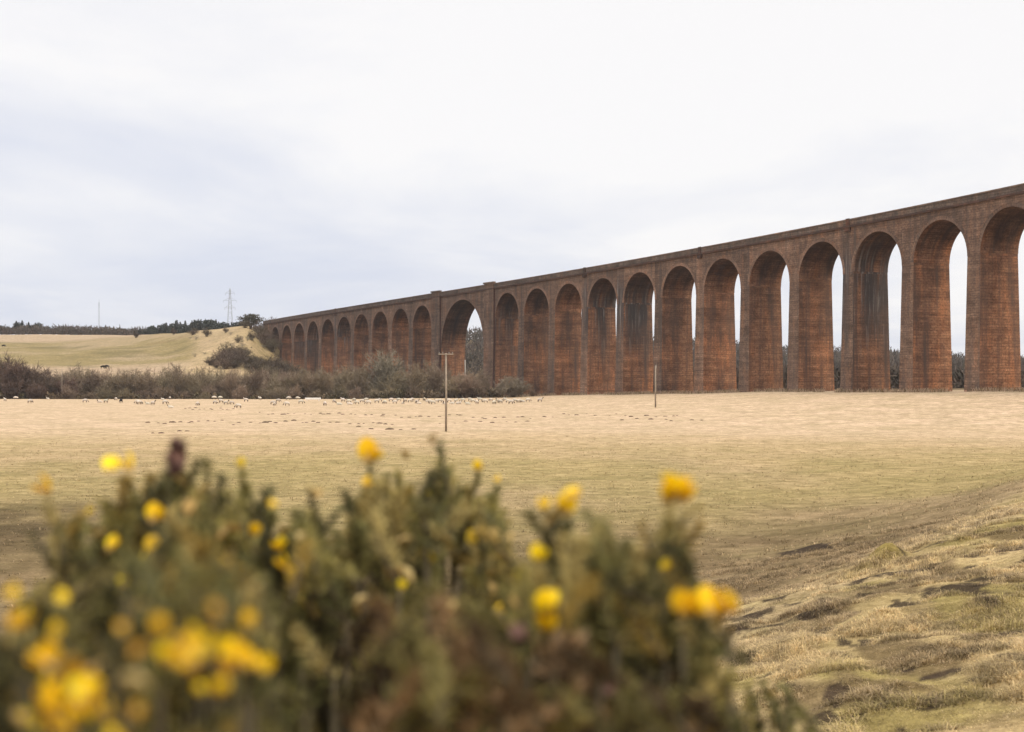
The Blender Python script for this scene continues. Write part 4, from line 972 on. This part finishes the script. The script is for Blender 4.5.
def fill(bush, n, x0, x1, Y0, Y1, pal, lo=0, hi=330, length=(.045, .09), nsp=90, extra=0, thin=1.0, sp=.015):
    for k in range(n):
        px = rng.uniform(x0, x1); Y = rng.uniform(Y0, Y1); py = max(OUT(px)+extra, OUT(px)+lo)+8+(hi-lo)*rng.uniform(0, 1)**1.25
        bush.shoot(at(px, py, Y), rng.uniform(*length), pal, nsp, sp*rng.uniform(.8, 1.25), thin=thin, lean=rng.normal(size=3)*(.25 if py < OUT(px)+25 else .75))
fill(BF_, 300, 55, 330, 1.2, 1.55, G_OL, 0, 320)
fill(BM, 330, 280, 506, 1.3, 1.7, G_OL, 0, 330)
fill(BA, 300, -60, 260, .66, 1.0, G_OL, 70, 330, (.03, .06), sp=.012)
fill(BC, 300, 520, 712, 1.0, 1.3, G_OL, 8, 330, (.04, .08))
fill(BD, 240, 370, 705, .85, 1.1, G_BR, 125, 330, (.035, .08), thin=1.15)
fill(BE, 14, 735, 805, 1.35, 1.6, G_OL, 0, 60, (.05, .09)) if False else None
# named silhouette shoots
for px, py, Y, l, b in ((178, 440, 1.3, .15, BF_), (150, 474, 1.3, .12, BF_), (205, 458, 1.35, .13, BF_), (242, 470, 1.4, .13, BF_), (265, 492, 1.4, .1, BF_), (127, 474, 1.25, .12, BF_), (104, 500, 1.25, .1, BF_), (222, 474, 1.4, .12, BF_),
                        (48, 500, 1.15, .12, BF_), (72, 520, 1.2, .1, BF_), (310, 490, 1.35, .12, BM), (345, 492, 1.4, .1, BM), (370, 462, 1.45, .13, BM), (384, 478, 1.5, .12, BM), (398, 470, 1.6, .12, BM), (440, 442, 1.6, .16, BM), (432, 470, 1.6, .13, BM),
                        (452, 466, 1.65, .12, BM), (478, 474, 1.6, .13, BM), (497, 486, 1.65, .1, BM), (466, 486, 1.6, .1, BM), (412, 488, 1.55, .1, BM), (358, 500, 1.4, .1, BM),
                        (566, 500, 1.15, .11, BC), (548, 512, 1.15, .1, BC), (585, 512, 1.15, .1, BC), (673, 490, 1.1, .12, BC), (668, 520, 1.1, .1, BC), (600, 520, 1.1, .1, BC), (630, 540, 1.1, .1, BC), (690, 560, 1.1, .1, BC), (705, 612, 1.0, .09, BC)):
    b0, mid, tip = b.shoot(at(px, py, Y), l, G_OL, 190, .014, lean=rng.normal(size=3)*.15)
    for q in range(5):                       # side shoots off the leader
        t = rng.uniform(.1, .75); p = b0+(tip-b0)*t; dv = rng.normal(size=3)*np.array([1, 1, .2]); dv /= np.linalg.norm(dv); ll = l*rng.uniform(.22, .42)
        e = p+dv*ll*.6+np.array([0, 0, ll*.75]); b.shoot(e, np.linalg.norm(e-p), G_OL, 60, .012, lean=(e-p)/max(e[2]-p[2], 1e-3))
for px, py in ((748, 684), (756, 700), (770, 692), (781, 684), (793, 704), (764, 720), (752, 690), (762, 682), (775, 700), (788, 690), (770, 715), (745, 712), (798, 712), (758, 726), (785, 730), (730, 725), (766, 745), (790, 750), (740, 750)):
    BE.shoot(at(px, py, 1.5+rng.normal()*.05), .09, G_OL, 110, .013, lean=rng.normal(size=3)*.3)
# flowers: (pixel column, row, distance, scale, kind, how many)
for f in ((43, 488, 1.13, 1.1, 'f', 1), (125, 470, 1.24, 1.2, 'f', 2), (155, 510, 1.2, 1.0, 'f', 2), (112, 545, 1.15, .9, 'f', 1), (150, 550, 1.15, .9, 'f', 2), (240, 464, 1.36, .6, 'f', 1), (312, 490, 1.3, .8, 'b', 2), (255, 532, 1.25, .9, 'f', 1), (275, 545, 1.25, .9, 'f', 2), (240, 570, 1.2, .9, 'f', 1), (222, 533, 1.2, 1, 'b', 2), (180, 480, 1.28, 1, 'b', 1), (292, 577, 1.2, .8, 'f', 1)):
    BF_.flower(*f)
for k in range(20):
    t_ = k/19; BF_.flower(178+rng.normal()*(1+3.6*math.sin(2.2*t_)), 440+34*t_, 1.27+rng.normal()*.01, .45+.6*math.sin(2.4*t_+.2), 'd', 1)
for f in ((370, 455, 1.42, 1.35, 'f', 4), (367, 484, 1.42, .8, 'f', 1), (430, 440, 1.55, .8, 'b', 2), (425, 497, 1.55, .8, 'f', 1), (478, 467, 1.55, .8, 'f', 1), (400, 575, 1.3, 1.2, 'b', 2), (430, 560, 1.35, .9, 'f', 1), (480, 542, 1.4, 1.1, 'f', 2), (502, 535, 1.4, .9, 'b', 2), (497, 480, 1.6, .6, 'f', 1), (405, 455, 1.55, .7, 'b', 1), (360, 600, 1.25, .9, 'b', 1)):
    BM.flower(*f)
for f in ((566, 508, 1.1, 1.2, 'f', 2), (556, 512, 1.1, 1.2, 'b', 2), (572, 495, 1.1, .9, 'f', 1), (543, 505, 1.1, .7, 'f', 1), (540, 556, 1.1, .9, 'f', 1), (673, 494, 1.05, 1.3, 'f', 4), (690, 607, .95, 1.2, 'f', 3), (715, 602, .95, 1.25, 'f', 3), (552, 606, 1.0, 1.15, 'f', 2), (545, 625, 1.0, 1.2, 'f', 1), (666, 567, 1.05, .7, 'f', 1), (520, 580, 1.1, .7, 'f', 1)):
    BC.flower(*f)
for f in ((22, 620, 0.67, 0.67, 'f', 2), (12, 595, 0.70, 0.50, 'f', 1), (55, 632, 0.67, 0.50, 'f', 1), (42, 665, 0.64, 0.67, 'f', 2), (85, 698, 0.62, 0.78, 'f', 3), (55, 700, 0.62, 0.67, 'f', 3), (100, 712, 0.62, 0.62, 'f', 2), (120, 690, 0.66, 0.62, 'b', 2), (148, 610, 0.70, 0.73, 'b', 2), (150, 670, 0.67, 0.50, 'b', 1), (188, 650, 0.67, 0.62, 'f', 3), (210, 630, 0.67, 0.62, 'b', 2), (232, 656, 0.67, 0.67, 'f', 2), (262, 664, 0.67, 0.62, 'f', 2), (250, 620, 0.70, 0.50, 'f', 1), (160, 640, 0.67, 0.56, 'f', 2), (200, 690, 0.66, 0.45, 'f', 1), (140, 590, 0.74, 0.45, 'f', 1), (62, 600, 0.74, 0.45, 'f', 1)):
    BA.flower(*f)
for f in ((450, 605, .98, .8, 'b', 1), (478, 655, .95, 1, 'b', 2), (600, 690, .95, .9, 'd', 2), (400, 640, .98, .9, 'd', 2), (640, 700, .95, .9, 'd', 2), (520, 640, .95, .9, 'd', 2)):
    BD.flower(*f)
for k in range(60):                          # fading flowers scattered low on the nearest bush
    px_, py_ = ((rng.normal(205, 38), rng.normal(648, 20)) if k < 23 else (rng.normal(75, 42), rng.normal(695, 24)))
    BA.flower(px_, max(py_, 600), rng.uniform(.5, .8), rng.uniform(.3, .75), ('f', 'o', 'b')[int(rng.choice(3, p=[.35, .53, .12]))], 1)
for k in range(12): BC.flower(rng.uniform(515, 690), rng.uniform(540, 640), rng.uniform(1.0, 1.1), rng.uniform(.4, .8), 'b', 1)
for k in range(12): BM.flower(rng.uniform(290, 510), rng.uniform(530, 620), rng.uniform(1.25, 1.4), rng.uniform(.5, .9), 'b' if k % 3 else 'f', 1)
for k in range(12): BF_.flower(rng.uniform(80, 310), rng.uniform(500, 600), rng.uniform(1.1, 1.25), rng.uniform(.5, .9), 'b' if k % 2 else 'f', 1)
for g_ in (BA, BM, BC, BD, BE, BF_): g_.finish()

# ------------------------------------------------------------------ sky and light
SUN_EL, SUN_AZ = math.radians(38), math.radians(142)          # azimuth clockwise from +Y: behind the camera, to the right
W = bpy.data.worlds.new('World'); SC.world = W; W.use_nodes = True
N, L = W.node_tree.nodes, W.node_tree.links; N.clear()
out = N.new('ShaderNodeOutputWorld'); sky = N.new('ShaderNodeTexSky'); sky.sky_type = 'NISHITA'; sky.sun_disc = False
sky.sun_elevation = SUN_EL; sky.sun_rotation = SUN_AZ
b1 = N.new('ShaderNodeBackground'); b1.inputs['Strength'].default_value = .1; L.new(sky.outputs[0], b1.inputs['Color'])
tc = N.new('ShaderNodeTexCoord'); sp_ = N.new('ShaderNodeSeparateXYZ'); L.new(tc.outputs['Generated'], sp_.inputs[0])
# cloud layer: direction divided by height, as a flat overcast deck would be seen
den = N.new('ShaderNodeMath'); den.operation = 'ADD'; den.inputs[1].default_value = .1; ab = N.new('ShaderNodeMath'); ab.operation = 'ABSOLUTE'; L.new(sp_.outputs['Z'], ab.inputs[0]); L.new(ab.outputs[0], den.inputs[0])
dv = N.new('ShaderNodeVectorMath'); dv.operation = 'DIVIDE'; cb = N.new('ShaderNodeCombineXYZ')
for k in range(3): L.new(den.outputs[0], cb.inputs[k])
L.new(tc.outputs['Generated'], dv.inputs[0]); L.new(cb.outputs[0], dv.inputs[1])
mp = N.new('ShaderNodeMapping'); mp.inputs['Scale'].default_value = (.8, .55, 0); mp.inputs['Location'].default_value = (3.1, .4, 0); L.new(dv.outputs[0], mp.inputs['Vector'])
no = N.new('ShaderNodeTexNoise'); no.inputs['Scale'].default_value = 1.0; no.inputs['Detail'].default_value = 7; no.inputs['Roughness'].default_value = .55; no.inputs['Distortion'].default_value = .3; L.new(mp.outputs[0], no.inputs['Vector'])
# darker blue-grey bank of cloud low in the north-west
tilt = N.new('ShaderNodeVectorMath'); tilt.operation = 'DOT_PRODUCT'; tilt.inputs[1].default_value = (.55, 0, 1.9); L.new(tc.outputs['Generated'], tilt.inputs[0])
ad = N.new('ShaderNodeMath'); ad.operation = 'MULTIPLY_ADD'; ad.inputs[1].default_value = 1.25; L.new(no.outputs['Fac'], ad.inputs[0]); L.new(tilt.outputs['Value'], ad.inputs[2])
rp = N.new('ShaderNodeValToRGB'); cr = rp.color_ramp; cr.elements[0].position = .46; cr.elements[0].color = (.72, .755, .87, 1); cr.elements[1].position = .98; cr.elements[1].color = (1.0, .985, .985, 1)
e = cr.elements.new(.7); e.color = (.83, .845, .915, 1)
L.new(ad.outputs[0], rp.inputs['Fac'])
zs_ = N.new('ShaderNodeMapRange'); zs_.interpolation_type = 'SMOOTHSTEP'; zs_.inputs['From Min'].default_value = .25; zs_.inputs['From Max'].default_value = 1; zs_.inputs['To Min'].default_value = 1.0; zs_.inputs['To Max'].default_value = 2.6; L.new(sp_.outputs['Z'], zs_.inputs['Value'])
b2 = N.new('ShaderNodeBackground'); L.new(rp.outputs['Color'], b2.inputs['Color']); L.new(zs_.outputs['Result'], b2.inputs['Strength'])
mx = N.new('ShaderNodeMixShader'); mx.inputs[0].default_value = .95; L.new(b1.outputs[0], mx.inputs[1]); L.new(b2.outputs[0], mx.inputs[2]); L.new(mx.outputs[0], out.inputs['Surface'])

sl = bpy.data.lights.new('sun', 'SUN'); sl.energy = 1.5; sl.angle = math.radians(14); sl.color = (1, .86, .66)
so = bpy.data.objects.new('sun', sl); COL.objects.link(so)
sd = Vector((math.sin(SUN_AZ)*math.cos(SUN_EL), math.cos(SUN_AZ)*math.cos(SUN_EL), math.sin(SUN_EL))); so.rotation_euler = sd.to_track_quat('Z', 'Y').to_euler(); so.location = (30, -40, 60)

# ------------------------------------------------------------------ air
hm = bpy.data.materials.new('thin_haze'); hm.use_nodes = True; N, L = hm.node_tree.nodes, hm.node_tree.links; N.clear()
ho = N.new('ShaderNodeOutputMaterial'); pv = N.new('ShaderNodeVolumePrincipled'); pv.inputs['Color'].default_value = (.93, .94, .97, 1); pv.inputs['Density'].default_value = .00007; pv.inputs['Anisotropy'].default_value = .2
L.new(pv.outputs[0], ho.inputs['Volume'])
zlo, zhi = float(ZZ.min())-1, max(float(ZZ.max()), EYE+95)+8; xm = float(np.abs(XX).max())+5
hb = Buf(); hb.quad_box((0, (yy[0]+yy[-1])/2, (zlo+zhi)/2), (xm, (yy[-1]-yy[0])/2+5, (zhi-zlo)/2)); tag(link('haze', hb.mesh('haze', hm)), 'thin pale air between the near field and the far hills', 'haze', kind='stuff')

# ------------------------------------------------------------------ camera
cd = bpy.data.cameras.new('camera'); co = bpy.data.objects.new('camera', cd); COL.objects.link(co); SC.camera = co
cd.sensor_width = 36; cd.lens = 50; cd.shift_y = 14/1024; cd.clip_start = .05; cd.clip_end = 9000
co.location = (0, 0, EYE); co.rotation_euler = (math.radians(90), 0, 0)
cd.dof.use_dof = True; cd.dof.focus_distance = 50; cd.dof.aperture_fstop = 5.0
vs = SC.view_settings; vs.view_transform = 'Standard'; vs.look = 'None'; vs.exposure = 0; vs.gamma = 1; vs.use_curve_mapping = False
SC.render.resolution_x = 1024; SC.render.resolution_y = 732
SC.cycles.max_bounces = 6; SC.cycles.diffuse_bounces = 3
